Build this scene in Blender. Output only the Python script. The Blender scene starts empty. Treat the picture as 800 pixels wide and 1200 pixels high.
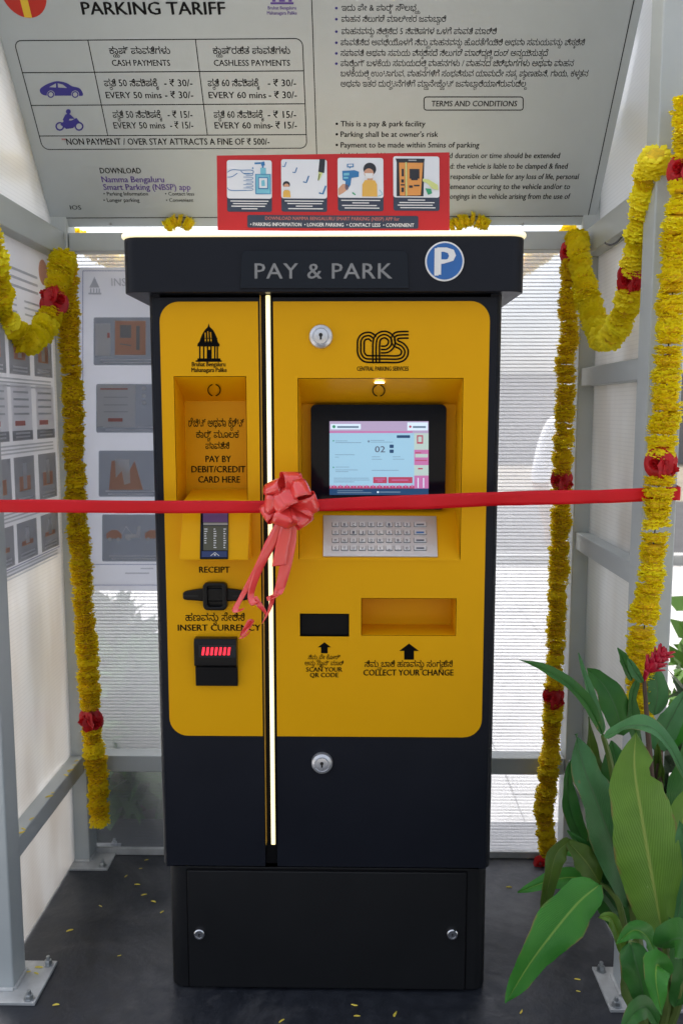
import bpy, math, random
from mathutils import Vector, Matrix, noise
R = math.radians
random.seed(7)
scene = bpy.context.scene
V3 = Vector

# ------------------------------------------------------------------ camera
FPX = 1002.0                       # focal length in photo pixels (800 x 1200)
TH, PSI = R(6.8), R(0.965)
CAMP = V3((0, -1.89, 1.378))
cfwd = V3((-math.sin(PSI)*math.cos(TH), math.cos(PSI)*math.cos(TH), -math.sin(TH)))
crt = V3((math.cos(PSI), math.sin(PSI), 0))
cup = crt.cross(cfwd)
cam_d = bpy.data.cameras.new('camera')
cam = bpy.data.objects.new('camera', cam_d)
scene.collection.objects.link(cam)
cam.matrix_world = Matrix((( crt.x, cup.x, -cfwd.x, CAMP.x), (crt.y, cup.y, -cfwd.y, CAMP.y),
                           (crt.z, cup.z, -cfwd.z, CAMP.z), (0, 0, 0, 1)))
cam_d.sensor_fit = 'VERTICAL'; cam_d.sensor_height = 36.0
cam_d.lens = FPX/1200*36; cam_d.clip_start = 0.05; cam_d.clip_end = 500
cam_d.dof.use_dof = True; cam_d.dof.focus_distance = 1.9; cam_d.dof.aperture_fstop = 4.5
scene.camera = cam
# ------------------------------------------------------------------ world, sun, exposure
SUN_EL, SUN_AZ = R(60), R(-35)     # azimuth: direction the light comes from, clockwise from +Y
world = bpy.data.worlds.new('World'); scene.world = world; world.use_nodes = True
wn = world.node_tree.nodes; wl = world.node_tree.links
bg = wn['Background']
sky = wn.new('ShaderNodeTexSky'); sky.sky_type = 'NISHITA'; sky.sun_disc = False
sky.sun_elevation = SUN_EL; sky.sun_rotation = SUN_AZ; sky.dust_density = 5.0; sky.air_density = 1.0; sky.ozone_density = 1.0
hs = wn.new('ShaderNodeHueSaturation'); hs.inputs['Saturation'].default_value = 0.45   # overcast: thin white cloud greys the blue
wl.new(sky.outputs[0], hs.inputs['Color']); wl.new(hs.outputs[0], bg.inputs[0])
bg.inputs[1].default_value = 0.15
sl = bpy.data.lights.new('sun', 'SUN'); sl.energy = 1.5; sl.angle = R(20); sl.color = (1, .96, .9)
so = bpy.data.objects.new('sun', sl); scene.collection.objects.link(so)
sdir = V3((math.sin(SUN_AZ)*math.cos(SUN_EL), math.cos(SUN_AZ)*math.cos(SUN_EL), math.sin(SUN_EL)))
so.rotation_euler = sdir.to_track_quat('Z', 'Y').to_euler(); so.location = (0, 0, 6)
scene.view_settings.view_transform = 'Standard'; scene.view_settings.look = 'None'
scene.view_settings.exposure = 1.07; scene.view_settings.gamma = 1
scene.render.engine = 'CYCLES'
cy = scene.cycles
cy.max_bounces = 10; cy.diffuse_bounces = 5; cy.transmission_bounces = 8; cy.transparent_max_bounces = 16
cy.use_denoising = True; cy.sample_clamp_indirect = 8

# ------------------------------------------------------------------ geometry helpers
def ray(px, py): return cfwd + crt*((px-400)/FPX) + cup*((600-py)/FPX)
def hit(px, py, p, n):
    d = ray(px, py); return CAMP + d*((p-CAMP).dot(n)/d.dot(n))
def at(px, py, Y=0.0): return hit(px, py, V3((0, Y, 0)), V3((0, 1, 0)))
def atz(px, py, Z): return hit(px, py, V3((0, 0, Z)), V3((0, 0, 1)))
def atx(px, py, X): return hit(px, py, V3((X, 0, 0)), V3((1, 0, 0)))

class Frame:
    def __init__(s, o, u, v):
        s.o = V3(o); s.u = V3(u).normalized(); s.v = V3(v).normalized(); s.n = s.u.cross(s.v)
    def pt(s, a, b, d=0.0): return s.o + s.u*a + s.v*b + s.n*d
    def uv(s, px, py):
        h = hit(px, py, s.o, s.n) - s.o; return (h.dot(s.u), h.dot(s.v))
    def shift(s, d): return Frame(s.o + s.n*d, s.u, s.v)
def FY(Y): return Frame((0, Y, 0), (1, 0, 0), (0, 0, 1))      # faces -Y, toward the camera

class MB:
    def __init__(s): s.v = []; s.f = []; s.m = []; s.uv = None
    def add(s, vs, fs, mi=0):
        b = len(s.v); s.v.extend(vs); s.f.extend([tuple(b+i for i in f) for f in fs]); s.m.extend([mi]*len(fs))
        return s
    def box(s, p0, p1, mi=0, M=None):
        x0, y0, z0 = p0; x1, y1, z1 = p1
        vs = [V3(c) for c in ((x0,y0,z0),(x1,y0,z0),(x1,y1,z0),(x0,y1,z0),(x0,y0,z1),(x1,y0,z1),(x1,y1,z1),(x0,y1,z1))]
        if M is not None: vs = [M @ v for v in vs]
        return s.add(vs, [(0,3,2,1),(4,5,6,7),(0,1,5,4),(1,2,6,5),(2,3,7,6),(3,0,4,7)], mi)
    def prism(s, poly, fr, d0, d1, mi=0, cap0=True, cap1=True):
        """simple polygon in frame coordinates pushed along the frame normal"""
        n = len(poly)
        vs = [fr.pt(a, b, d0) for a, b in poly] + [fr.pt(a, b, d1) for a, b in poly]
        fs = [(i, (i+1) % n, n+(i+1) % n, n+i) for i in range(n)]
        if cap0: fs.append(tuple(range(n-1, -1, -1)))
        if cap1: fs.append(tuple(range(n, 2*n)))
        return s.add(vs, fs, mi)
    def tube(s, pts, rad, seg=10, mi=0, cap=True):
        pts = [V3(p) for p in pts]; n = len(pts)
        if not hasattr(rad, '__len__'): rad = [rad]*n
        vs = []; ref = None
        for i, p in enumerate(pts):
            t = (pts[min(i+1, n-1)] - pts[max(i-1, 0)]).normalized()
            if ref is None: ref = t.orthogonal().normalized()
            a = (ref - t*ref.dot(t)).normalized(); b = t.cross(a); ref = a
            for k in range(seg):
                q = 2*math.pi*k/seg; vs.append(p + (a*math.cos(q) + b*math.sin(q))*rad[i])
        fs = [(i*seg+k, i*seg+(k+1) % seg, (i+1)*seg+(k+1) % seg, (i+1)*seg+k) for i in range(n-1) for k in range(seg)]
        if cap: fs += [tuple(range(seg-1, -1, -1)), tuple(range((n-1)*seg, n*seg))]
        return s.add(vs, fs, mi)
    def lathe(s, prof, fr, seg=28, mi=0):
        """profile (radius, height along frame normal)"""
        vs = []; n = len(prof)
        for r, h in prof:
            for k in range(seg):
                q = 2*math.pi*k/seg; vs.append(fr.pt(r*math.cos(q), r*math.sin(q), h))
        fs = [(i*seg+k, i*seg+(k+1) % seg, (i+1)*seg+(k+1) % seg, (i+1)*seg+k) for i in range(n-1) for k in range(seg)]
        if prof[0][0] > 1e-6: fs.append(tuple(range(seg-1, -1, -1)))
        if prof[-1][0] > 1e-6: fs.append(tuple(range((n-1)*seg, n*seg)))
        return s.add(vs, fs, mi)
    def grid(s, rows, mi=0, closed=False):
        n = len(rows); m = len(rows[0])
        vs = [p for r in rows for p in r]
        return s.add(vs, [(i*m+k, i*m+k+1, (i+1)*m+k+1, (i+1)*m+k) for i in range(n-1) for k in range(m-1)], mi)

WORG = {}
def wo(o): return WORG.get(o.name, V3((0, 0, 0))) if o else V3((0, 0, 0))
def obj(name, mb, mats, parent=None, org=None, bev=0, smooth=35, solid=0, label=None):
    if org is None:
        xs = [v.x for v in mb.v]; ys = [v.y for v in mb.v]; zs = [v.z for v in mb.v]
        org = V3(((min(xs)+max(xs))/2, (min(ys)+max(ys))/2, min(zs)))
    org = V3(org)
    me = bpy.data.meshes.new(name)
    me.from_pydata([v - org for v in mb.v], [], mb.f)
    if not isinstance(mats, (list, tuple)): mats = [mats]
    for m in mats: me.materials.append(m)
    me.polygons.foreach_set('material_index', mb.m)
    if mb.uv:
        ul = me.uv_layers.new(name='uv')
        for l in me.loops: ul.data[l.index].uv = mb.uv[l.vertex_index]
    me.validate(); me.update()
    if smooth:
        me.polygons.foreach_set('use_smooth', [True]*len(me.polygons)); me.set_sharp_from_angle(angle=R(smooth))
    o = bpy.data.objects.new(name, me); scene.collection.objects.link(o)
    o.parent = parent; o.location = org - wo(parent); WORG[o.name] = org
    if solid:
        md = o.modifiers.new('solid', 'SOLIDIFY'); md.thickness = solid; md.offset = 0
    if bev:
        md = o.modifiers.new('bevel', 'BEVEL'); md.width = bev; md.segments = 3; md.limit_method = 'ANGLE'; md.angle_limit = R(40)
    if label: o['label'] = label
    return o
def thing(name, label, cat, loc, group=None):
    o = bpy.data.objects.new(name, None); o.empty_display_size = .1; scene.collection.objects.link(o)
    o.location = loc; WORG[o.name] = V3(loc); return tag(o, label, cat, group)
def tag(o, label, cat, group=None):
    o['label'] = label; o['category'] = cat
    if group: o['group'] = group
    return o
def struct(o, kind='structure'): o['kind'] = kind; return o

def rrect(x0, y0, x1, y1, r, n=6, corners='abcd'):
    """rounded rectangle, counter-clockwise; corners a=lower left b=lower right c=upper right d=upper left"""
    out = []
    for key, cx, cy_, a0 in (('a', x0, y0, 180), ('b', x1, y0, 270), ('c', x1, y1, 0), ('d', x0, y1, 90)):
        if key in corners and r > 0:
            px = x0+r if cx == x0 else x1-r; py = y0+r if cy_ == y0 else y1-r
            for k in range(n+1):
                a = R(a0 + 90*k/n); out.append((px + r*math.cos(a), py + r*math.sin(a)))
        else: out.append((cx, cy_))
    return out
def disc(cx, cy_, r, n=36): return [(cx+r*math.cos(2*math.pi*k/n), cy_+r*math.sin(2*math.pi*k/n)) for k in range(n)]
def holed(loops, thick, bevel=0):
    """plate with holes: outline plus inner loops filled as a 2D curve; returns verts (u,v,d) and faces"""
    cu = bpy.data.curves.new('plate_outline', 'CURVE'); cu.dimensions = '2D'; cu.fill_mode = 'BOTH'
    cu.extrude = thick/2; cu.bevel_depth = bevel; cu.bevel_resolution = 1; cu.offset = -bevel
    for lp in loops:
        sp = cu.splines.new('POLY'); sp.points.add(len(lp)-1)
        for p, (a, b) in zip(sp.points, lp): p.co = (a, b, 0, 1)
        sp.use_cyclic_u = True
    o = bpy.data.objects.new('plate_outline', cu); me = bpy.data.meshes.new_from_object(o)
    vs = [tuple(v.co) for v in me.vertices]; fs = [tuple(p.vertices) for p in me.polygons]
    bpy.data.objects.remove(o); bpy.data.curves.remove(cu); bpy.data.meshes.remove(me)
    return vs, fs
def add_holed(mb, fr, loops, d0, d1, bevel=0, mi=0):
    vs, fs = holed(loops, (d1-d0) - 2*bevel, bevel); c = (d0+d1)/2
    return mb.add([fr.pt(a, b, c+d) for a, b, d in vs], fs, mi)
_tc = {}
def adv(s, bold, space):
    return max(v[0] for v in text_mesh(s+'|', bold, space=space)[0]) - max(v[0] for v in text_mesh('|', bold, space=space)[0])
def text_mesh(s, bold, align='LEFT', space=1.0):
    k = (s, bold, space)
    if k not in _tc and any(s[i] == '\u0ccd' and '\u0c95' <= s[i+1] <= '\u0cb9' for i in range(len(s)-1)):
        main = ''; subs = []; i = 0
        while i < len(s):                      # joined consonants hang below the letter before them
            if s[i] == '\u0ccd' and i+1 < len(s) and '\u0c95' <= s[i+1] <= '\u0cb9': subs.append((len(main), s[i+1])); i += 2
            else: main += s[i]; i += 1
        vs, fs = text_mesh(main, bold, space=space); vs = list(vs); fs = list(fs)
        for n, ch in subs:
            x = adv(main[:n], bold, space)-.22; v2, f2 = text_mesh(ch, bold+.008, space=space); o = len(vs)
            vs += [(x+p[0]*.55, -.36+p[1]*.52) for p in v2]; fs += [tuple(o+q for q in f) for f in f2]
        _tc[k] = (vs, fs)
    if k not in _tc and '\u0cbf' in s and len(s) > 2:          # short i joins the letter before it
        main = ''; hooks = []
        for ch in s:
            if ch == '\u0cbf': hooks.append(len(main))
            else: main += ch
        vs, fs = text_mesh(main, bold, space=space); vs = list(vs); fs = list(fs); v2, f2 = text_mesh('\u0cbf.', bold, space=space)
        mx = max(v[0] for v in text_mesh('.', bold)[0]); keep = [i for i, v in enumerate(v2) if v[1] > .25]; ix = {q: j for j, q in enumerate(keep)}
        x0 = max(v2[i][0] for i in keep)
        for n in hooks:
            x = adv(main[:n], bold, space)-.02; o = len(vs)
            vs += [(x-x0+v2[i][0], v2[i][1]) for i in keep]; fs += [tuple(o+ix[q] for q in f) for f in f2 if all(q in ix for q in f)]
        _tc[k] = (vs, fs)
    if k not in _tc:
        cu = bpy.data.curves.new('words', 'FONT'); cu.body = s; cu.resolution_u = 2; cu.offset = bold; cu.space_character = space
        o = bpy.data.objects.new('words', cu); me = bpy.data.meshes.new_from_object(o)
        _tc[k] = ([(v.co.x, v.co.y) for v in me.vertices], [tuple(p.vertices) for p in me.polygons])
        bpy.data.objects.remove(o); bpy.data.curves.remove(cu); bpy.data.meshes.remove(me)
    return _tc[k]

class Print:
    """flat print on a surface: shapes and words measured on the frame of that surface"""
    def __init__(s, fr, mats): s.fr = fr; s.mats = mats; s.mb = MB()
    def mi(s, m): return s.mats.index(m)
    def px(s, pts, m, lift=.0005):
        uv = [s.fr.uv(*p) for p in pts]; s.poly(uv, m, lift)
    def poly(s, uv, m, lift=.0005):
        a = sum(uv[i][0]*uv[(i+1) % len(uv)][1] - uv[(i+1) % len(uv)][0]*uv[i][1] for i in range(len(uv)))
        if a < 0: uv = uv[::-1]
        s.mb.add([s.fr.pt(a_, b_, lift) for a_, b_ in uv], [tuple(range(len(uv)))], s.mi(m))
    def rect(s, x0, y0, x1, y1, m, lift=.0005, r=0):
        """photo pixel box (y down) laid on the surface"""
        c = [s.fr.uv(x0, y1), s.fr.uv(x1, y1), s.fr.uv(x1, y0), s.fr.uv(x0, y0)]
        if r <= 0: return s.poly(c, m, lift)
        w, h = x1-x0, y1-y0
        q = rrect(0, 0, w, h, r, 4)
        s.px([(x0+a, y1-b) for a, b in q], m, lift)
    def loops(s, lps, m, lift=.0005):
        vs, fs = holed([[s.fr.uv(*p) for p in lp] for lp in lps], 0)
        s.mb.add([s.fr.pt(a, b, lift) for a, b, _ in vs], fs, s.mi(m))
    def border(s, x0, y0, x1, y1, r, w, m, lift=.0005):
        s.loops([[(x0+a, y1-b) for a, b in rrect(0, 0, x1-x0, y1-y0, r, 5)],
                 [(x0+w+a, y1-w-b) for a, b in rrect(0, 0, x1-x0-2*w, y1-y0-2*w, max(r-w, .2), 5)]], m, lift)
    def line(s, pts, w, m, lift=.0005, smooth=False, closed=False):
        """stroke of width w photo pixels through pixel points"""
        if smooth: pts = catmull([V3((p[0], p[1], 0)) for p in pts], 5); pts = [(p.x, p.y) for p in pts]
        n = len(pts); L = []; Rr = []
        for i in range(n):
            a = pts[i-1] if (i > 0 or closed) else pts[i]; b = pts[(i+1) % n] if (i < n-1 or closed) else pts[i]
            dx, dy = b[0]-a[0], b[1]-a[1]; l = math.hypot(dx, dy) or 1
            L.append((pts[i][0]-dy/l*w/2, pts[i][1]+dx/l*w/2)); Rr.append((pts[i][0]+dy/l*w/2, pts[i][1]-dx/l*w/2))
        for i in range(n-1 if not closed else n):
            j = (i+1) % n; s.px([L[i], L[j], Rr[j], Rr[i]], m, lift)
    def text(s, t, x0, x1, yb, cap, m, bold=.012, lift=.0006, space=1.0, yb2=None):
        """words from pixel x0 to x1 on baseline yb, capitals cap pixels high"""
        vs, fs = text_mesh(t, 0, space=space)
        if not vs: return
        if bold > .006:                        # heavier strokes: the word printed twice, a hair apart
            n = len(vs); vs = [(x-bold*.8, y-bold*.3) for x, y in vs] + [(x+bold*.8, y+bold*.3) for x, y in vs]; fs = list(fs) + [tuple(n+q for q in f) for f in fs]; half = n
        else: half = len(vs)
        mn = min(v[0] for v in vs); mx = max(v[0] for v in vs)
        a = V3(s.fr.uv(x0, yb)); b = V3(s.fr.uv(x1, yb if yb2 is None else yb2)); c = V3(s.fr.uv((x0+x1)/2, yb-cap)); mid = (a+b)/2
        sx = (b-a).length/(mx-mn); sy = abs(c[1]-mid[1])/.692; e = (b-a).normalized()
        out = []
        for i, (x, y) in enumerate(vs):
            q = a + e*((x-mn)*sx); out.append(s.fr.pt(q[0], q[1]+y*sy, lift + (.00012 if i >= half else 0)))
        s.mb.add(out, fs, s.mi(m))
    def done(s, name, parent=None, label=None): return obj(name, s.mb, s.mats, parent, smooth=0, label=label)
# Frame.uv returns tuples; V3 of a 2-tuple is a 2D vector, which is what text() relies on

def catmull(p, k=6, closed=False):
    p = [V3(q) for q in p]; n = len(p); out = []
    rng = range(n if closed else n-1)
    for i in rng:
        if closed: a, b, c, d = p[(i-1) % n], p[i], p[(i+1) % n], p[(i+2) % n]
        else: a, b, c, d = p[max(i-1, 0)], p[i], p[i+1], p[min(i+2, n-1)]
        for j in range(k):
            t = j/k
            out.append(.5*((2*b) + (c-a)*t + (2*a-5*b+4*c-d)*t*t + (3*b-a-3*c+d)*t**3))
    if not closed: out.append(p[-1])
    return out

# ------------------------------------------------------------------ materials
def mat(name, col, rough=.5, metal=0, var=0, vscale=8, bump=0, bscale=200, emit=None, estr=0, coat=0, rvar=0, sheen=0, trans=0, spec=.5, hue=0, stretch=None):
    m = bpy.data.materials.new(name); m.use_nodes = True
    nt = m.node_tree; N = nt.nodes; L = nt.links; b = N['Principled BSDF']
    c = (*col, 1) if len(col) == 3 else col
    b.inputs['Base Color'].default_value = c; b.inputs['Roughness'].default_value = rough; b.inputs['Metallic'].default_value = metal
    b.inputs['Specular IOR Level'].default_value = spec
    if coat: b.inputs['Coat Weight'].default_value = coat; b.inputs['Coat Roughness'].default_value = .15
    if sheen: b.inputs['Sheen Weight'].default_value = sheen
    if emit: b.inputs['Emission Color'].default_value = (*emit, 1); b.inputs['Emission Strength'].default_value = estr
    tc = None
    def coord():
        nonlocal tc
        if tc is None:
            t = N.new('ShaderNodeTexCoord'); mp = N.new('ShaderNodeMapping'); L.new(t.outputs['Object'], mp.inputs[0])
            if stretch: mp.inputs['Scale'].default_value = stretch
            tc = mp.outputs[0]
        return tc
    if var or rvar:
        n = N.new('ShaderNodeTexNoise'); n.inputs['Scale'].default_value = vscale; n.inputs['Detail'].default_value = 6; n.inputs['Roughness'].default_value = .6
        L.new(coord(), n.inputs['Vector'])
        if var:
            mr = N.new('ShaderNodeMapRange'); mr.inputs[1].default_value = .3; mr.inputs[2].default_value = .7
            mr.inputs[3].default_value = 1-var; mr.inputs[4].default_value = 1+var
            L.new(n.outputs[0], mr.inputs[0])
            h = N.new('ShaderNodeHueSaturation'); h.inputs['Color'].default_value = c; L.new(mr.outputs[0], h.inputs['Value'])
            L.new(h.outputs[0], b.inputs['Base Color'])
            if hue:
                oi = N.new('ShaderNodeObjectInfo'); m2 = N.new('ShaderNodeMapRange'); m2.inputs[3].default_value = .5-hue; m2.inputs[4].default_value = .5+hue
                L.new(oi.outputs['Random'], m2.inputs[0]); L.new(m2.outputs[0], h.inputs['Hue'])
        if rvar:
            m3 = N.new('ShaderNodeMapRange'); m3.inputs[1].default_value = .3; m3.inputs[2].default_value = .7
            m3.inputs[3].default_value = max(rough-rvar, .03); m3.inputs[4].default_value = rough+rvar
            L.new(n.outputs[0], m3.inputs[0]); L.new(m3.outputs[0], b.inputs['Roughness'])
    if bump:
        n2 = N.new('ShaderNodeTexNoise'); n2.inputs['Scale'].default_value = bscale; n2.inputs['Detail'].default_value = 3
        L.new(coord(), n2.inputs['Vector'])
        bp = N.new('ShaderNodeBump'); bp.inputs['Strength'].default_value = bump; bp.inputs['Distance'].default_value = .002
        L.new(n2.outputs[0], bp.inputs['Height']); L.new(bp.outputs[0], b.inputs['Normal'])
    if trans:
        tr = N.new('ShaderNodeBsdfTranslucent'); tr.inputs[0].default_value = c
        mx = N.new('ShaderNodeMixShader'); mx.inputs[0].default_value = trans
        L.new(b.outputs[0], mx.inputs[1]); L.new(tr.outputs[0], mx.inputs[2]); L.new(mx.outputs[0], N['Material Output'].inputs[0])
    return m
def pane_mat(name, pitch, clear, rough, tint=(.96, .97, 1.0), line=.5, axis='Z', cloud=0):
    """twin-wall polycarbonate: milky sheet with cell walls as fine lines"""
    m = bpy.data.materials.new(name); m.use_nodes = True
    nt = m.node_tree; N = nt.nodes; L = nt.links; N.remove(N['Principled BSDF']); out = N['Material Output']
    tr = N.new('ShaderNodeBsdfTranslucent'); tr.inputs[0].default_value = (*tint, 1)
    df = N.new('ShaderNodeBsdfDiffuse'); df.inputs[0].default_value = (.8, .82, .84, 1)
    if cloud:      # dusty, uneven sheet
        t0 = N.new('ShaderNodeTexCoord'); mp = N.new('ShaderNodeMapping'); mp.inputs['Scale'].default_value = (1, 5, 1.2); L.new(t0.outputs['Object'], mp.inputs[0])
        nc = N.new('ShaderNodeTexNoise'); nc.inputs['Scale'].default_value = 1.6; nc.inputs['Detail'].default_value = 4; L.new(mp.outputs[0], nc.inputs[0])
        mc = N.new('ShaderNodeMix'); mc.data_type = 'RGBA'; mc.inputs[6].default_value = (*tint, 1); mc.inputs[7].default_value = (tint[0]*(1-cloud*.7), tint[1]*(1-cloud*.85), tint[2]*(1-cloud), 1)
        rc = N.new('ShaderNodeMapRange'); rc.inputs[1].default_value = .35; rc.inputs[2].default_value = .65; L.new(nc.outputs[0], rc.inputs[0]); L.new(rc.outputs[0], mc.inputs[0]); L.new(mc.outputs[2], tr.inputs[0])
    m0 = N.new('ShaderNodeMixShader'); m0.inputs[0].default_value = .12; L.new(tr.outputs[0], m0.inputs[1]); L.new(df.outputs[0], m0.inputs[2])
    if rough > 0:
        cl = N.new('ShaderNodeBsdfRefraction'); cl.inputs['IOR'].default_value = 1.12; cl.inputs['Roughness'].default_value = rough
    else: cl = N.new('ShaderNodeBsdfTransparent')
    cl.inputs[0].default_value = (*tint, 1)
    m1 = N.new('ShaderNodeMixShader'); m1.inputs[0].default_value = clear
    L.new(m0.outputs[0], m1.inputs[1]); L.new(cl.outputs[0], m1.inputs[2])
    gl = N.new('ShaderNodeBsdfGlossy'); gl.inputs['Roughness'].default_value = .18
    m2 = N.new('ShaderNodeMixShader'); fr = N.new('ShaderNodeFresnel'); fr.inputs[0].default_value = 1.4
    sc = N.new('ShaderNodeMath'); sc.operation = 'MULTIPLY'; sc.inputs[1].default_value = .6; L.new(fr.outputs[0], sc.inputs[0]); L.new(sc.outputs[0], m2.inputs[0])
    L.new(m1.outputs[0], m2.inputs[1]); L.new(gl.outputs[0], m2.inputs[2])
    tc = N.new('ShaderNodeTexCoord'); sp = N.new('ShaderNodeSeparateXYZ'); L.new(tc.outputs['Object'], sp.inputs[0])
    mul = N.new('ShaderNodeMath'); mul.operation = 'MULTIPLY'; mul.inputs[1].default_value = 1/pitch; L.new(sp.outputs[axis], mul.inputs[0])
    fc = N.new('ShaderNodeMath'); fc.operation = 'FRACT'; L.new(mul.outputs[0], fc.inputs[0])
    lt = N.new('ShaderNodeMath'); lt.operation = 'LESS_THAN'; lt.inputs[1].default_value = .24; L.new(fc.outputs[0], lt.inputs[0])
    ns = N.new('ShaderNodeTexNoise'); ns.inputs['Scale'].default_value = 6; L.new(tc.outputs['Object'], ns.inputs['Vector'])
    k = N.new('ShaderNodeMath'); k.operation = 'MULTIPLY'; L.new(lt.outputs[0], k.inputs[0])
    k2 = N.new('ShaderNodeMapRange'); k2.inputs[1].default_value = .3; k2.inputs[2].default_value = .7; k2.inputs[3].default_value = line*.7; k2.inputs[4].default_value = line
    L.new(ns.outputs[0], k2.inputs[0]); L.new(k2.outputs[0], k.inputs[1])
    wall = N.new('ShaderNodeBsdfDiffuse'); wall.inputs[0].default_value = (.35, .37, .4, 1)
    m3 = N.new('ShaderNodeMixShader'); L.new(k.outputs[0], m3.inputs[0]); L.new(m2.outputs[0], m3.inputs[1]); L.new(wall.outputs[0], m3.inputs[2])
    L.new(m3.outputs[0], out.inputs[0])
    return m
def flat(name, col, rough=.5): return mat(name, col, rough, var=.03, vscale=20)

M_black = mat('black_powder_coat', (.0095, .0112, .0175), .36, spec=.18, var=.15, vscale=3, bump=.06, bscale=900, rvar=.05)
M_base = mat('black_base_coat', (.0105, .011, .0125), .42, spec=.3, var=.12, vscale=4, bump=.06, bscale=900, rvar=.05)
M_yel = mat('yellow_powder_coat', (.77, .385, .002), .40, spec=.14, var=.02, vscale=3, bump=.04, bscale=900, rvar=.08)
M_gap = mat('dark_gap_plastic', (.004, .004, .005), .4, spec=.15)
M_gloss = mat('glossy_black_glass', (.004, .006, .012), .10, spec=.22)
M_plast = mat('black_moulded_plastic', (.006, .006, .007), .30, spec=.22, bump=.03, bscale=500)
M_steel = mat('brushed_steel', (.66, .67, .70), .33, metal=.75)
M_chrome = mat('chrome_lock', (.7, .7, .72), .16, metal=1)
M_hole = mat('lock_slot', (.01, .01, .01), .6)
M_led = mat('led_light', (1, .95, .8), .4, emit=(1.0, .82, .38), estr=.60)
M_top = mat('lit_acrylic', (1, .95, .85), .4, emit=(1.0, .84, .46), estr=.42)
M_spot = mat('spot_light', (1, 1, .9), .4, emit=(1.0, .9, .7), estr=4)
M_red_led = mat('red_indicator', (.8, .02, .03), .4, emit=(1.0, .015, .035), estr=1.1)
M_ink = mat('black_ink', (.004, .004, .004), .6, spec=.05)
M_inkblue = mat('navy_ink', (.03, .03, .22), .5)
M_silver = mat('silver_letter', (.24, .24, .245), .4, metal=.3, var=.15, vscale=30)
M_blue = mat('sign_blue', (.02, .13, .42), .3)
M_white = mat('sign_white', (.8, .8, .8), .35)
M_frame = mat('grey_painted_steel', (.44, .475, .48), .45, var=.07, vscale=5, bump=.04, bscale=300, rvar=.08)
M_plate = mat('galvanised_plate', (.50, .51, .51), .5, metal=.3, var=.2, vscale=18, bump=.15, bscale=60)
M_bolt = mat('bolt_steel', (.45, .47, .48), .35, metal=.9, var=.15, vscale=50)
M_board = mat('board_aluminium', (.425, .47, .505), .5, spec=.3, var=.03, vscale=3)
M_fred = mat('placard_red', (.50, .022, .024), .45, spec=.3, var=.03, vscale=6)
M_card = mat('placard_card', (.72, .74, .78), .5)
M_navy = mat('placard_navy', (.03, .04, .07), .45)
M_back = pane_mat('ribbed_polycarbonate', .0105, .74, 0, line=.72)
M_low = pane_mat('clearer_ribbed_polycarbonate', .0105, .88, 0, line=.30)
M_side = pane_mat('milky_polycarbonate', .0105, .45, .32, tint=(.95, .945, .93), line=.12, cloud=.30)
M_upper = pane_mat('upper_polycarbonate', .0105, .45, .32, tint=(.95, .96, .97), line=.1)
M_ribbon = mat('red_satin', (.70, .007, .016), .42, var=.10, vscale=5, trans=.12, spec=.3)
M_bow = mat('coral_satin', (.96, .065, .06), .22, trans=.10, spec=.9, coat=.6, bump=.05, bscale=120)
M_mari = [mat('marigold_petal', (.97, .84, .010), .6, var=.10, vscale=70, trans=.22, hue=.006),
          mat('marigold_petal_golden', (.97, .80, .012), .6, var=.15, vscale=70, trans=.5, hue=.008)]
M_cal = mat('marigold_calyx', (.10, .12, .02), .7)
M_rose = mat('rose_petal', (.56, .008, .014), .5, var=.25, vscale=60, trans=.2)
M_thread = mat('garland_thread', (.05, .05, .04), .8)

# ------------------------------------------------------------------ the setting
# dark coated slab of the shelter, pavement round it
M_floor = mat('dark_floor_coating', (.020, .023, .031), .42, var=.25, vscale=30, bump=.35, bscale=90, rvar=.12)
def dusty(m):
    """pale trodden dust in patches and scuffs over the dark coating"""
    N = m.node_tree.nodes; L = m.node_tree.links; b = N['Principled BSDF']; src = b.inputs['Base Color'].links[0].from_socket
    t = N.new('ShaderNodeTexCoord'); n = N.new('ShaderNodeTexNoise'); n.inputs['Scale'].default_value = 2.6; n.inputs['Detail'].default_value = 12; n.inputs['Roughness'].default_value = .72; n.inputs['Distortion'].default_value = .6
    L.new(t.outputs['Object'], n.inputs[0]); r = N.new('ShaderNodeMapRange'); r.inputs[1].default_value = .50; r.inputs[2].default_value = .78; r.inputs[4].default_value = .75; L.new(n.outputs[0], r.inputs[0])
    x = N.new('ShaderNodeMix'); x.data_type = 'RGBA'; x.inputs[7].default_value = (.13, .13, .135, 1); L.new(r.outputs[0], x.inputs[0]); L.new(src, x.inputs[6]); L.new(x.outputs[2], b.inputs['Base Color'])
dusty(M_floor)
M_pave = mat('pavement_concrete', (.46, .45, .43), .8, var=.14, vscale=2.0, bump=.3, bscale=60)
M_road = mat('asphalt', (.05, .05, .052), .85, var=.2, vscale=3, bump=.5, bscale=80)
M_kerb = mat('kerb_concrete', (.4, .4, .38), .8, var=.15, vscale=6)
mb = MB(); mb.box((-1.25, -2.6, -.06), (1.15, .86, 0)); struct(obj('floor', mb, M_floor, bev=.006))
mb = MB(); mb.add([V3(p) for p in ((-150, -150, -.10), (150, -150, -.10), (150, 250, -.10), (-150, 250, -.10))], [(0, 1, 2, 3)])
struct(obj('ground', mb, mat('dry_ground', (.24, .21, .16), .95, var=.3, vscale=.4), smooth=0))
mb = MB()
for i in range(-9, 10):
    for j in range(-6, 10):
        if -1.26 < i*.6 and i*.6+.594 < 1.16 and -2.7 < j*.6 and j*.6+.594 < .8: continue
        mb.box((i*.6, j*.6, -.12), (i*.6+.594, j*.6+.594, -.062 + random.uniform(-.0015, .0015)))
o = obj('pavement', mb, M_pave, bev=0); struct(o)
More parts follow.
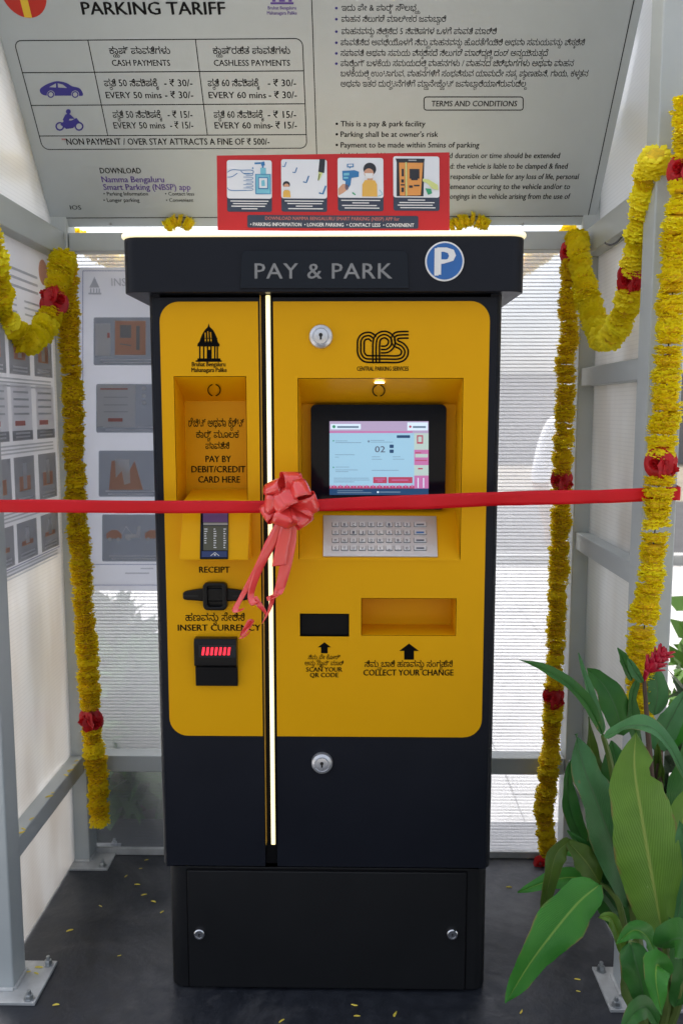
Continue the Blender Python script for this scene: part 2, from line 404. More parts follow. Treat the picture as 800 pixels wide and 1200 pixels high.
mb = MB(); mb.box((-40, 6.06, -.12), (40, 6.2, .03)); struct(obj('kerb', mb, M_kerb, bev=.01))
mb = MB(); mb.add([V3(p) for p in ((-60, 6.2, -.094), (60, 6.2, -.094), (60, 12, -.094), (-60, 12, -.094))], [(0, 1, 2, 3)]); struct(obj('road', mb, M_road, smooth=0))

# ------------------------------------------------------------------ the shelter
YF, YB = -.017, .60
XL = -.755                      # inner face of the left wall
xfl = at(30, 1150, .05).x; xfr = at(756, 500, YF).x; xbl = at(62, 500, YB-.03).x; xbr = at(690, 500, YB-.03).x
PW = .074
shel = thing('kiosk_shelter', 'grey steel frame shelter with ribbed translucent panels around the payment kiosk', 'shelter', (-.05, .3, 0))
XLo, XLi = xfl-PW, xfl          # left posts between these x
XRi, XRo = xfr, xfr+PW
ZT = at(120, 272, YB-.03).z; ZTb = at(120, 294, YB-.03).z
ZLt = at(150, 886, YB-.03).z; ZLb = at(150, 905, YB-.03).z
for x0, y0 in ((XLo, YF), (XRi, YF), (XLo, YB-.03), (XRi, YB-.03)):
    mb = MB(); mb.box((x0, y0, .006), (x0+PW, y0+PW, 2.50)); post = obj('post', mb, M_frame, shel, bev=.004)
    left = x0 < 0; cx = x0+PW/2; cy_ = y0+PW/2
    mb = MB(); e = .052
    dx = .014 if left else .012
    mb.box((x0-e+dx, y0-.045, .0005), (x0+PW+e+dx, y0+PW+.035, .008)); bp = obj('base_plate', mb, M_plate, shel, bev=.001)
    for sx in (-1, 1):
        for sy in (-1, 1):
            bx = cx+dx+sx*(PW/2+e-.018); by = cy_+(-.005)+sy*(PW/2+.026)
            fr = Frame((bx, by, .008), (1, 0, 0), (0, 1, 0)); m2 = MB()
            m2.lathe([(.0125, 0), (.0125, .002), (.0, .002)], fr, 18)
            m2.lathe([(.0095, .002), (.0095, .010), (.008, .012), (.0, .012)], fr, 6)
            m2.lathe([(.0048, .012), (.0048, .020), (.004, .022), (0, .022)], fr, 12)
            obj('bolt', m2, M_bolt, bp)
    m2 = MB(); m2.tube([(x0, y0-.002, .010), (x0+PW, y0-.002, .010)], .005, 8); m2.tube([(x0+PW+.002 if left else x0-.002, y0, .010), (x0+PW+.002 if left else x0-.002, y0+PW, .010)], .005, 8)
    obj('weld_bead', m2, M_plate, bp)
def rail(p0, p1): mb = MB(); mb.box(p0, p1); return obj('rail', mb, M_frame, shel, bev=.003)
g = .002
rh = .052
# back wall rails
rail((XLo+PW+g, YB-.025, ZTb), (XRi-g, YB+.03, ZT)); rail((XLo+PW+g, YB-.028, ZLb), (XRi-g, YB+.03, ZLt)); rail((XLo+PW+g, YB-.02, 2.43), (XRi-g, YB+.03, 2.49))
# side walls
zr2t = atx(681, 431, XRi).z; zr3t = atx(668, 622, XRi).z
for x0 in (XLo+.008, XRi+.008):
    w = PW-.016
    for zt, h in [(ZT+.001, ZT-ZTb+.02), (ZLt+.001, .052), (2.49, .06)] + ([(zr2t, .05), (zr3t, .05)] if x0 > 0 else []):
        rail((x0, YF+PW+g, zt-h), (x0+w, YB-.03-g, zt))
rail((XLo+PW+g, YF+.008, 2.43), (XRi-g, YF+.06, 2.49))
# panels
def pane(p0, p1, m, axis): mb = MB(); mb.box(p0, p1); return obj('panel', mb, m, shel, smooth=0)
pane((XLo+PW-.004, YB+.032, ZLt-.02), (XRi+.004, YB+.040, ZT-.01), M_back, 'Z')
pane((XLo+PW-.004, YB+.0325, .012), (-.25, YB+.0405, ZLt-.026), M_low, 'Z')
pane((-.246, YB+.0325, .012), (XRi+.004, YB+.0405, ZLt-.026), M_back, 'Z')
for x0, sgn in ((XLo+.020, -1), (XRi+PW-.028, 1)):
    cuts = [.012, ZLb-.02, ZLb-.014, ZT-.01] if sgn < 0 else [.012, ZLb-.02, ZLb-.014, zr3t-.03, zr3t-.024, zr2t-.03, zr2t-.024, ZT-.01]
    for a, b in zip(cuts[::2], cuts[1::2]): pane((x0, YF+PW-.004, a), (x0+.008, YB-.026, b), M_side, 'Z')
    pane((x0, YF+PW-.004, ZT-.004), (x0+.008, YB-.026, 2.42), M_upper, 'Z')
# silver edge trims at the foot of the back panels
mb = MB(); mb.box((XLo+PW+g, YB+.018, .001), (XRi-g, YB+.031, .022)); obj('edge_trim', mb, M_plate, shel, bev=.001)
# roof sheet
mb = MB(); mb.box((XLo-.12, YF-.30, 2.505), (XRo+.12, YB+.25, 2.515)); obj('roof_sheet', mb, M_upper, shel, smooth=0)
for y0, y1 in ((YF-.31, YF-.27), (YB+.22, YB+.26)):
    mb = MB(); mb.box((XLo-.12, y0, 2.492), (XRo+.12, y1, 2.532)); obj('roof_edge', mb, M_frame, shel, bev=.003)

# ------------------------------------------------------------------ tariff board: sloping above the kiosk
SL = R(50)
zb = at(380, 266, .60).z
FB = Frame((0, .59, zb), (1, 0, 0), (0, -math.cos(SL), math.sin(SL)))
board = thing('tariff_board', 'large sloping grey board with parking tariff table and terms above the kiosk', 'sign board', (0, .59, zb))
bl = FB.uv(46, 257)[0]; br = FB.uv(697, 257)[0]; TOPV = FB.uv(200, 4)[1] + .11
mb = MB(); mb.prism([(bl, 0), (br, 0), (br, TOPV), (bl, TOPV)], FB, -.004, 0); obj('sheet', mb, M_board, board, bev=.001)
mb = MB()
for y0, y1 in ((-.001, .0),): pass
for a0, a1 in ((bl, bl+.025), (br-.025, br)): mb.prism([(a0, .01), (a1, .01), (a1, TOPV-.01), (a0, TOPV-.01)], FB, -.03, -.005)
mb.prism([(bl+.03, TOPV-.04), (br-.03, TOPV-.04), (br-.03, TOPV-.012), (bl+.03, TOPV-.012)], FB, -.03, -.005)
obj('back_frame', mb, M_frame, board)
for px in (130, 612):
    m2 = MB(); a, b = FB.uv(px, 263); m2.lathe([(.004, 0), (.004, .002), (.002, .003), (0, .003)], Frame(FB.pt(a, b), FB.u, FB.v), 10); obj('screw', m2, M_bolt, board)
INK = mat('board_black_ink', (.008, .008, .010), .6, spec=.1); BLU = flat('board_blue_ink', (.035, .03, .26)); RD = flat('board_red_ink', (.5, .02, .01)); YL = flat('board_yellow_ink', (.75, .5, .03)); PUR = flat('board_purple_ink', (.10, .05, .30))
P = Print(FB, [INK, BLU, RD, YL, PUR, M_board])
T = lambda *a, **k: P.text(*a, **k)
# outline and divider
def uvline(pts, w, m):
    for (a, b) in zip(pts, pts[1:]):
        d = (V3(b)-V3(a)).normalized(); n = V3((-d.y, d.x))*w/2
        P.poly([tuple(V3(a)-n), tuple(V3(b)-n), tuple(V3(b)+n), tuple(V3(a)+n)], m)
a0 = FB.uv(58.5, 255.5); a1 = FB.uv(688, 255.5)
uvline([(a0[0], TOPV-.02), a0], .0022, INK); uvline([a0, (a1[0], a0[1])], .0022, INK); uvline([(a1[0], a0[1]), (a1[0], TOPV-.02)], .0022, INK)
d0 = FB.uv(371, 180); uvline([(d0[0], TOPV-.02), (d0[0], a0[1])], .0020, INK)
T('PARKING TARIFF', 97, 265, 17, 15, INK, bold=.03)
# roundel, mostly above the frame
a, b = FB.uv(28, -8); P.poly(disc(a, b, .052), RD); P.poly([(a-.012, b-.0505), (a+.006, b-.0515), (a+.006, b+.0515), (a-.012, b+.0505)], YL, .0009)
# table: drawn in board coordinates so that its rules are square on the board
tl = FB.uv(19, 47); brr = FB.uv(357, 174)
tx0, tx1 = FB.uv(16, 47)[0], FB.uv(359, 150)[0]; ty1, ty0 = tl[1], brr[1]
out = rrect(tx0, ty0, tx1, ty1, .018, 6); inn = rrect(tx0+.002, ty0+.002, tx1-.002, ty1-.002, .016, 6)
vs, fs = holed([out, inn], 0); P.mb.add([FB.pt(a, b, .0005) for a, b, _ in vs], fs, 0)
for py in (84, 122.5, 158.5): y = FB.uv(200, py)[1]; uvline([(tx0+.001, y), (tx1-.001, y)], .0020, INK)
yb3 = FB.uv(200, 158.5)[1]
for px in (107, 231.5): x = FB.uv(px, 65)[0]; uvline([(x, yb3), (x, ty1)], .0020, INK)
T('ಕ್ಯಾಷ್ ಪಾವತಿಗಳು', 129, 200, 63, 8, INK, .008); T('CASH PAYMENTS', 132, 200, 77, 7, INK)
T('ಕ್ಯಾಷ್‌ರಹಿತ ಪಾವತಿಗಳು', 250, 340, 63, 8, INK, .008); T('CASHLESS PAYMENTS', 251, 340, 77, 7, INK)
for (k, e, kx0, kx1, ex0, ex1, yk, ye) in (('ಪ್ರತಿ 50 ನಿಮಿಷಕ್ಕೆ', '30', 123, 186, 125, 190, 101, 115), ('ಪ್ರತಿ 50 ನಿಮಿಷಕ್ಕೆ', '15', 133, 190, 134, 194, 138, 150.5)):
    T(k, kx0, kx1, yk, 8, INK, .008); T('EVERY 50 mins', ex0, ex1, ye, 7.5, INK)
    T('- ₹ '+e+'/-', 193+(4 if e == '15' else 0), 226, yk, 8, INK); T('- ₹ '+e+'/-', 194+(6 if e == '15' else 0), 227, ye, 8, INK)
for (e, kx0, kx1, yk, ye) in (('30', 244, 304, 101, 115), ('15', 251, 309, 138, 150.5)):
    T('ಪ್ರತಿ 60 ನಿಮಿಷಕ್ಕೆ', kx0, kx1, yk, 8, INK, .008); T('EVERY 60 mins', kx0+1, kx1+8, ye, 7.5, INK)
    T('- ₹ '+e+'/-', 314, 347, yk, 8, INK); T('- ₹ '+e+'/-', 315+(2 if e == '15' else 0), 348, ye, 8, INK)
T('**', 73, 78, 166, 4, RD); T('NON PAYMENT / OVER STAY ATTRACTS A FINE OF ₹ 500/-', 79, 316, 169.5, 7.5, INK, bold=.02)
# car and motorcycle pictograms
def pic(pts, m, smooth=True, lift=.0006):
    if smooth: pts = [(p.x, p.y) for p in catmull([V3((a, b, 0)) for a, b in pts], 5, True)]
    P.loops([pts], m, lift)
P.loops([[(p.x, p.y) for p in catmull([V3((a, b, 0)) for a, b in [(47, 105), (51, 101), (59, 97), (68, 95), (78, 97), (85, 101), (93, 103), (97, 108), (97, 112), (90, 112), (75, 112), (56, 112), (49, 110)]], 4, True)],
         [(58, 102), (66, 97.5), (66, 102.5)], [(68, 97.5), (74, 99), (79, 103), (68.5, 102.5)]], BLU, .0006)
for x, y in ((60, 110.5), (88.5, 110.5)):
    P.loops([disc(x, y, 4.6, 20)], M_board, .0009); P.loops([disc(x, y, 4.0, 20), disc(x, y, 2.6, 20)], BLU, .0012)
for x, y in ((70.5, 148), (93, 148)): P.loops([disc(x, y, 5.2, 22), disc(x, y, 3.4, 22)], BLU, .0006)
P.loops([[(71, 146), (76, 141), (84, 141), (90, 138), (94, 143), (90, 146), (86, 150), (78, 151), (74, 148)]], BLU, .0009)
P.loops([[(74, 140), (77, 134), (81, 132.5), (85, 136), (88, 139), (82, 139), (80, 143), (76, 143)]], BLU, .0012); P.loops([disc(80.5, 130.5, 2.9, 16)], BLU, .0012)
T('IOS', 83, 96, 245.5, 5, INK)
T('DOWNLOAD', 118, 166, 203, 6.5, INK, bold=.025)
T('Namma Bengaluru', 120, 193, 213.5, 7, PUR, bold=.022); T('Smart Parking (NBSP) app', 122, 224, 222.5, 7, PUR, bold=.022)
for t, x0, x1, y in (('• Parking Information', 122, 174, 229), ('• Longer parking', 122, 164, 236.5), ('• Contact less', 194, 228, 229), ('• Convenient', 195, 227, 236.5)): T(t, x0, x1, y, 4.3, INK, .01)
# crest over the table
T('Bruhat Bengaluru', 314, 347, 11, 4, PUR, .02); T('Mahanagara Palike', 313, 348, 17, 4, PUR, .02)
for x0, y0, x1, y1 in ((317, 2.5, 344, 5), (319, -3, 323, 2), (327, -3, 334, 2), (338, -3, 342, 2), (318, -6, 343, -3.5)): P.rect(x0, y0, x1, y1, PUR)
# terms, both languages
KT = [('ಇದು ಪೇ & ಪಾರ್ಕ್ ಸೌಲಭ್ಯ', 400, 492, 12.5), ('ವಾಹನ ನಿಲುಗಡೆ ಮಾಲೀಕರ ಜವಾಬ್ದಾರಿ', 400, 522, 25.5), ('ವಾಹನವನ್ನು ನಿಲ್ಲಿಸಿದ 5 ನಿಮಿಷಗಳ ಒಳಗೆ ಪಾವತಿ ಮಾಡಿರಿ', 400, 581, 40),
      ('ಪಾವತಿಸಿದ ಅವಧಿಯೊಳಗೆ ನಿಮ್ಮ ವಾಹನವನ್ನು ಹೊರತೆಗೆಯಿರಿ ಅಥವಾ ಸಮಯವನ್ನು ವಿಸ್ತರಿಸಿ', 399, 684, 53), ('ಸಪಾವತಿ ಅಥವಾ ಸಮಯ ವಿಸ್ತರಿಸದೆ ನಿಲುಗಡೆ ಮಾಡಿದ್ದಲ್ಲಿ ದಂಡ ಅನ್ವಯಿಸುತ್ತದೆ', 399, 641, 65.5),
      ('ಪಾರ್ಕಿಂಗ್ ಬಳಕೆಯ ಸಮಯದಲ್ಲಿ ವಾಹನಗಳು / ವಾಹನದ ಬಿಡಿಭಾಗಗಳು ಅಥವಾ ವಾಹನ', 399, 671, 77.5), ('ಬಳಕೆಯಲ್ಲಿ ಉಂಟಾಗುವ, ವಾಹನಗಳಿಗೆ ಸಂಭವಿಸುವ ಯಾವುದೇ ನಷ್ಟ, ಪ್ರಾಣಹಾನಿ, ಗಾಯ, ಕಳ್ಳತನ', 399, 688, 89.5),
      ('ಅಥವಾ ಇತರ ದುರ್ಘಟನೆಗಳಿಗೆ ಮ್ಯಾನೇಜ್ಮೆಂಟ್ ಜವಾಬ್ದಾರಿಯಾಗಿರುವುದಿಲ್ಲ', 399, 617, 101.5)]
for i, (t, x0, x1, y) in enumerate(KT):
    T(t, x0, x1, y, 7.0, INK, .004)
    if i < 6: P.loops([disc(394, y-3, 1.6, 10)], BLU)
P.border(496, 113, 613, 129.5, 3.5, 1.1, INK); T('TERMS AND CONDITIONS', 505, 605, 124.5, 6.5, INK, bold=.02)
ET = [('This is a pay & park facility', 399, 498, 148), ("Parking shall be at owner's risk", 399, 513, 160.3), ('Payment to be made within 5mins of parking', 399, 561, 172.8),
      ('Vehicle should be taken out within paid duration or time should be extended', 399, 655, 185.2), ('Vehicle found parked past the paid period: the vehicle is liable to be clamped & fined', 399, 664, 197.6),
      ('The management shall not be in any way responsible or liable for any loss of life, personal', 399, 677, 209.8), ('injury, damage, theft or any other misdemeanor occuring to the vehicle and/or to', 399, 667, 221.5), ('any spare parts, accessories or other belongings in the vehicle arising from the use of', 399, 667, 233)]
for i, (t, x0, x1, y) in enumerate(ET):
    T(t, x0, x1, y, 6.4, INK, .016, yb2=y)
    if i < 6: P.loops([disc(394.5, y-3, 1.5, 10)], INK)
P.done('lettering', board)

# ------------------------------------------------------------------ the kiosk
kiosk = thing('payment_kiosk', 'tall black and yellow pay and park machine with touch screen and lit vertical strip', 'parking kiosk', (at(381, 1163, 0).x, .22, 0))
KX0 = at(172, 352).x; KX1 = at(590, 352).x; ZS = at(380, 1018).z
F0 = FY(0)
ZHb = at(380, 342, -.035).z; ZHt = at(380, 277, -.035).z; ZSl = at(380, 270.5, -.04).z
DEP = .47
# cabinet: U-shaped shell in plan (rounded front corners)
FP = Frame((0, 0, 0), (1, 0, 0), (0, 1, 0))       # plan frame, normal up
def plan(x0, x1, y0, y1, r, n=8): return rrect(x0, y0, x1, y1, r, n, 'ab')
DX0, DX1 = at(182, 500).x, at(580, 500).x
u = rrect(KX0, .002, KX1, DEP, .028, 8, 'ab')
loop = [(DX0, .002)] + [p for p in rrect(KX0, .002, KX1, DEP, .028, 8, 'a')[:9]][::-1]
loop = [(DX0, .002)] + [(KX0+.028+.028*math.cos(R(270-90*k/8)), .030+.028*math.sin(R(270-90*k/8))) for k in range(9)] + [(KX0, DEP), (KX1, DEP)] + \
       [(KX1-.028+.028*math.cos(R(-90*k/8)), .030+.028*math.sin(R(-90*k/8))) for k in range(9)] + [(DX1, .002), (DX1, .20), (KX1-.02, .20), (KX1-.02, DEP-.02), (KX0+.02, DEP-.02), (KX0+.02, .20), (DX0, .20)]
loop = [V3(p) for p in loop]
uv = [(p.x, p.y) for p in loop][::-1]
mb = MB(); mb.prism(uv, FP, ZS+.002, ZHb+.006); obj('cabinet_shell', mb, M_black, kiosk, bev=.0015)
mb = MB(); mb.box((DX0, .14, ZS+.004), (DX1, .16, ZHb)); mb.box((KX0+.021, .10, ZHb-.012), (KX1-.021, .40, ZHb-.002)); obj('inner_frame', mb, M_gap, kiosk)
# base with access door
BX0, BX1 = at(197, 1060).x, at(571, 1060).x
ax0, ax1 = at(221, 1100).x, at(545, 1100).x
zbt = at(380, 1021).z; zdb = at(380, 1158).z
mb = MB(); pl = plan(BX0, BX1, .006, DEP, .034)
mb.prism(pl, FP, .004, ZS); obj('base_cabinet', mb, M_base, kiosk, bev=.002)
mb = MB(); mb.prism(plan(BX0+.006, BX1-.006, .012, DEP-.01, .03), FP, .0, .004); obj('base_pad', mb, M_gap, kiosk)
mb = MB(); add_holed(mb, F0, [rrect(ax0, zdb, ax1, zbt-.002, .003, 2)], -.007, .0, bevel=.0015)
adoor = obj('access_door', mb, M_base, kiosk)
# seams round the access door
mb = MB(); add_holed(mb, F0, [rrect(ax0-.0035, zdb-.0035, ax1+.0035, zbt+.001, .004, 2), rrect(ax0+.001, zdb+.001, ax1-.001, zbt-.003, .003, 2)], -.0075, -.0055); obj('door_seam', mb, M_gap, kiosk)
def lock(px, py, r, parent, Y=0.0, big=True):
    p = at(px, py, Y); fr = Frame((p.x, Y, p.z), (1, 0, 0), (0, 0, 1)); mb = MB()
    if big: mb.lathe([(r, -.002), (r*1.0, .003), (r*.93, .009), (r*.70, .012), (r*.62, .0105), (r*.60, .0125), (r*.30, .0135), (r*.29, .0125), (0, .0125)], fr, 40)
    else: mb.lathe([(r, -.001), (r, .005), (r*.85, .007), (r*.6, .007), (r*.58, .0062), (0, .0062)], fr, 32)
    o = obj('lock', mb, M_chrome if not big else M_steel, parent)
    h = .0128 if big else .0064
    m2 = MB(); m2.prism(rrect(-r*.08, -r*.28, r*.08, r*.24, r*.05, 3), fr, h, h+.0006); m2.lathe([(r*.16, h), (r*.16, h+.0005), (0, h+.0005)], Frame(fr.pt(0, r*.1), fr.u, fr.v), 14)
    obj('keyhole', m2, M_hole, o)
rl = (at(390, 394).x - at(362, 394).x)/2
lock(234, 1094, rl*.5, adoor, -.001, False); lock(529.5, 1094, rl*.5, adoor, -.001, False)
# doors: thick plates with openings
zt = ZHb-.006
def opening(x0, y0, x1, y1): a = at(x0, y1); b = at(x1, y0); return [(a.x, a.z), (b.x, a.z), (b.x, b.z), (a.x, b.z)]
LREC = opening(204.5, 441, 289, 600); _x0, _x1 = at(205.5, 510).x, at(289.5, 510).x; LREC = [(_x0, LREC[0][1]), (_x1, LREC[0][1]), (_x1, LREC[2][1]), (_x0, LREC[2][1])]; RREC = opening(350, 443, 542.5, 655); BARC = opening(351.5, 719, 409, 745.5); TRAY = opening(423, 701, 534.5, 744.5)
lx1 = at(306.5, 600).x; rx0 = at(321, 600).x
RREC[0] = (RREC[0][0], RREC[0][1]); 
def rect2(x0, z0, x1, z1): return [(x0, z0), (x1, z0), (x1, z1), (x0, z1)]
mb = MB(); add_holed(mb, F0, [rect2(DX0+.0015, ZS+.004, lx1, zt), LREC[::-1]], -.018, -.0008, bevel=.0012); ldoor = obj('left_door', mb, M_black, kiosk)
mb = MB(); add_holed(mb, F0, [rect2(rx0, ZS+.004, DX1-.0015, zt), RREC[::-1], BARC[::-1], TRAY[::-1]], -.018, -.0008, bevel=.0012); rdoor = obj('right_door', mb, M_black, kiosk)
ly0 = at(250, 862).z; ly1 = at(250, 353.5).z
a = at(190.5, 500).x; b = lx1-.0025
# corner radius .045
mb = MB(); add_holed(mb, F0, [rrect(a, ly0, b, ly1, .042, 8, 'ad'), LREC[::-1]], -.0006, .0022, bevel=.0006); obj('yellow_panel', mb, M_yel, ldoor)
a = rx0+.0025; b = at(571, 500).x
mb = MB(); add_holed(mb, F0, [rrect(a, ly0, b, ly1, .042, 8, 'bc'), RREC[::-1], BARC[::-1], TRAY[::-1]], -.0006, .0022, bevel=.0006); obj('yellow_panel', mb, M_yel, rdoor)
FA = FY(-.0022)
# vertical light strip in the gap
lz0, lz1 = at(320, 990).z, ZHb-.002
lxa, lxb = at(313.8, 600).x, at(319.0, 600).x
mb = MB(); mb.box((lxa, -.001, lz0), (lxb, .012, lz1)); led = obj('light_strip', mb, M_led, kiosk, bev=.002)
mb = MB(); mb.box((lx1+.001, .012, ZS+.006), (rx0-.001, .03, lz1)); obj('gap_channel', mb, M_gap, kiosk)
mb = MB(); mb.box((lxb+.0003, -.0022, lz0-.004), (rx0-.0005, .012, lz1)); obj('strip_holder', mb, M_gap, kiosk)
M_glint = mat('gold_reflection', (.62, .36, .05), .3, metal=.5)  # gold sliver painted in as the light strip's reflection on the door edge
mb = MB(); mb.box((lx1+.0012, -.0012, lz0), (lx1+.0028, .010, lz1)); obj('gold_reflection', mb, M_glint, kiosk)

# left recess: slanted top, back with lettering
RY = .105
la = LREC[0][0]; lb = LREC[1][0]; lt = LREC[2][1]
zs_ = at(250, 470, RY).z; zf = at(250, 573, RY-.06).z
def recess(x0, x1, prof, name, parent):
    """inner faces: side walls and a strip following the (y, z) profile from front top to front bottom"""
    mb = MB(); n = len(prof)
    L = [V3((x0, y, z)) for y, z in prof]; Rr = [V3((x1, y, z)) for y, z in prof]
    mb.add(L+Rr, [(i, n+i, n+i+1, i+1) for i in range(n-1)] + [tuple(range(n)), tuple(range(2*n-1, n-1, -1))])
    return obj(name, mb, M_yel, parent, smooth=20)
e = -.0012
recess(la-e, lb+e, [(-.0024, lt+e), (RY, zs_), (RY, LREC[0][1]-.0), (-.0024, LREC[0][1]-e)], 'recess', ldoor)
FR = FY(RY)
P = Print(FR, [M_ink]); T = lambda *a, **k: P.text(*a, **k)
T('ಡೆಬಿಟ್ ಅಥವಾ ಕ್ರೆಡಿಟ್', 221, 286.5, 500, 9, M_ink, .012); T('ಕಾರ್ಡ್ ಮೂಲಕ', 230, 280, 513, 8, M_ink, .012); T('ಪಾವತಿಸಿ', 241, 269, 526, 7.5, M_ink, .012)
T('PAY BY', 241, 271, 541.5, 7.5, M_ink, .03); T('DEBIT/CREDIT', 224.5, 288, 553.5, 7.5, M_ink, .03); T('CARD HERE', 232.5, 281.5, 565.5, 7.5, M_ink, .03)
P.done('lettering', ldoor)
def ring_on(x, y, fr, parent, r=8, name='ring_mark'):
    P = Print(fr, [M_ink])
    for q in range(2):
        pts = [(x + r*math.cos(R(t)), y + r*math.sin(R(t))*.95) for t in range(-75+180*q, 76+180*q, 15)]
        P.line(pts, 1.3, M_ink)
    return P.done(name, parent)
FSl = Frame((0, -.0034, lt-.0022), (1, 0, 0), (0, -(RY+.0015), (lt-zs_)))
ring_on(251, 457, FSl, ldoor, 7.2)

# card reader wedge
wx0, wx1 = at(210.5, 655, -.060).x, at(291, 655, -.060).x
p_fb = at(250, 655, -.060); p_ft = at(250, 586.5, -.006); p_tt = at(250, 573, .10)
prof = [(.10, p_tt.z), (-.006, p_ft.z), (-.060, p_fb.z+.003), (-.059, p_fb.z-.003), (-.0005, p_fb.z-.008), (.10, p_fb.z-.006)]
mb = MB(); FX = Frame((0, 0, 0), (0, 1, 0), (0, 0, 1))       # normal +X
mb.prism(prof[::-1], FX, wx0, wx1); wedge = obj('card_reader_housing', mb, M_yel, ldoor, bev=.0015)
FW = Frame((0, -.060, p_fb.z+.003), (1, 0, 0), (0, .054, p_ft.z-p_fb.z-.003))
RDD = [M_gloss, mat('reader_purple', (.13, .07, .19), .3), mat('reader_grey', (.30, .30, .27), .35), mat('reader_olive', (.075, .072, .04), .3), mat('reader_navy', (.012, .03, .12), .3), flat('reader_white', (.6, .6, .6)), flat('reader_shadow_line', (.02, .02, .02))]
c = [FW.uv(234.5, 655.5), FW.uv(267.5, 655.5), FW.uv(268, 589), FW.uv(235.5, 589)]
mb = MB(); mb.prism(c, FW, -.001, .003); rdr = obj('card_reader', mb, M_gloss, wedge, bev=.001)
P = Print(FW.shift(.0032), RDD)
P.rect(238, 589, 267, 612, RDD[1]); P.rect(238.5, 612.5, 267, 615.5, RDD[2]); P.rect(238.5, 616.5, 267, 645, RDD[3]); P.rect(236.5, 646, 266, 653, RDD[4])
for x0, xw in ((239, 4.5), (250, 4), (261.5, 3.5)):
    for i in range(9 if x0 > 240 else 7): P.rect(x0+.5, 619.5+i*2.7, x0+xw*random.uniform(.6, 1), 620.7+i*2.7, RDD[5], .0008)
P.line([(247, 651.5), (252, 647.5), (257, 651.5)], .8, RDD[5], .0008); P.loops([disc(252, 650.3, 1.1, 10)], RDD[5], .0008)
P.done('reader_print', rdr)
P = Print(FA, [M_ink]); T = lambda *a, **k: P.text(*a, **k)
T('RECEIPT', 233.5, 269.5, 671, 7, M_ink, .035)
T('ಹಣವನ್ನು ಸೇರಿಸಿ', 217.5, 287, 727.5, 8.5, M_ink, .012)
T('INSERT CURRENCY', 208.5, 305.5, 739, 7.2, M_ink, .03)
T('Bruhat Bengaluru', 225, 264.5, 429.3, 5.2, M_ink, .04); T('Mahanagara Palike', 224.5, 266, 436, 5.2, M_ink, .04)
# temple emblem
def pl_(pts, hs_=()): P.loops([pts]+list(hs_), M_ink)
pl_([(p.x, p.y) for p in catmull([V3((a, b, 0)) for a, b in ((244.8, 379), (246, 383), (250, 387), (253.5, 394), (255.5, 401), (256, 404), (233, 404), (234, 400), (236.5, 393), (240, 387), (243.5, 383))], 3, True)],
    [[(240+k*3.1, 388+abs(k-1.2)*1.5), (241.2+k*3.1, 388+abs(k-1.2)*1.5), (241.6+k*3.4, 401), (240.2+k*3.4, 401)][::-1] for k in range(3)])
P.rect(231.5, 403.6, 257.5, 406, M_ink, .0009); P.rect(231.5, 420, 258.5, 422.2, M_ink); P.rect(229.5, 422.2, 260, 424, M_ink)
for x in (233.5, 238, 242.5, 246.5, 251, 254): P.rect(x, 406, x+1.7, 420.2, M_ink)
P.rect(243.8, 410, 246.8, 420, M_ink, .0008)
for yy in (396, 400): P.rect(235, yy, 255, yy+.8, M_ink, .0009)
P.done('lettering', ldoor)

# receipt outlet: black moulded slot with two wings
fr = FA
def pxs(pts): return [F0.uv(*p) for p in pts]
mb = MB()
w = [(p.x, p.y) for p in catmull([V3((a, b, 0)) for a, b in ((215.5, 697), (217, 692.5), (228, 690), (240, 688.5), (253, 688), (266, 688.5), (280, 690), (291, 692.5), (292.5, 697), (291, 701.5), (280, 703), (266, 703.5), (253, 704), (240, 703.5), (228, 702.5), (217, 701.5))], 3, True)]
add_holed(mb, F0, [pxs(w)], .001, .013, bevel=.0035)
c = F0.uv(253.5, 697); hw = at(267.5, 697).x-c[0]; hh = .0315
add_holed(mb, F0, [rrect(c[0]-hw*1.0, c[1]-hh, c[0]+hw*1.0, c[1]+hh, .011, 6), rrect(c[0]-hw*.62, c[1]-hh*.72, c[0]+hw*.62, c[1]+hh*.72, .006, 5)[::-1]], .001, .022, bevel=.003)
add_holed(mb, F0, [rrect(c[0]-hw*.64, c[1]-hh*.74, c[0]+hw*.64, c[1]+hh*.74, .006, 5)], .001, .009)
ro = obj('receipt_outlet', mb, M_plast, ldoor)
mb = MB(); mb.prism([(c[0]-hw*.5, c[1]-.002), (c[0]+hw*.5, c[1]-.002), (c[0]+hw*.5, c[1]+.002), (c[0]-hw*.5, c[1]+.002)], F0, .009, .0096)
for sgn in (-1, 1): mb.prism([(c[0]+sgn*(hw+.012), c[1]-.0012), (c[0]+sgn*(hw+.045), c[1]-.0010), (c[0]+sgn*(hw+.045), c[1]+.0010), (c[0]+sgn*(hw+.012), c[1]+.0012)][::sgn], F0, .0128, .0134)
obj('outlet_slot', mb, M_hole, ro)
# banknote acceptor
x0, x1 = at(230, 770).x, at(279, 770).x; z0, z1 = at(250, 802).z, at(250, 745.5).z
prof = [(0, z0), (-.012, z0), (-.014, z0+.045), (-.026, z0+.052), (-.027, z1-.010), (-.022, z1), (0, z1)]
mb = MB(); mb.prism(prof, FX, x0, x1); na = obj('note_acceptor', mb, M_plast, ldoor, bev=.0015)
mb = MB(); FN = FY(-.0275); q = FN.uv
a = FN.uv(233, 770.5); b = FN.uv(276, 755.5); add_holed(mb, FN, [rrect(a[0], a[1], b[0], b[1], .002, 3)], -.002, .0006); obj('indicator_window', mb, M_gloss, na)
for i in range(7):
    x = 238.3+i*5.0; mb = MB()
    mb.prism([FN.uv(x-1.9, 767.5), FN.uv(x+.9, 767.5), FN.uv(x+2.0, 758.5), FN.uv(x-.6, 758.5)], FN, .0005, .0016); obj('indicator_light', mb, M_red_led, na)

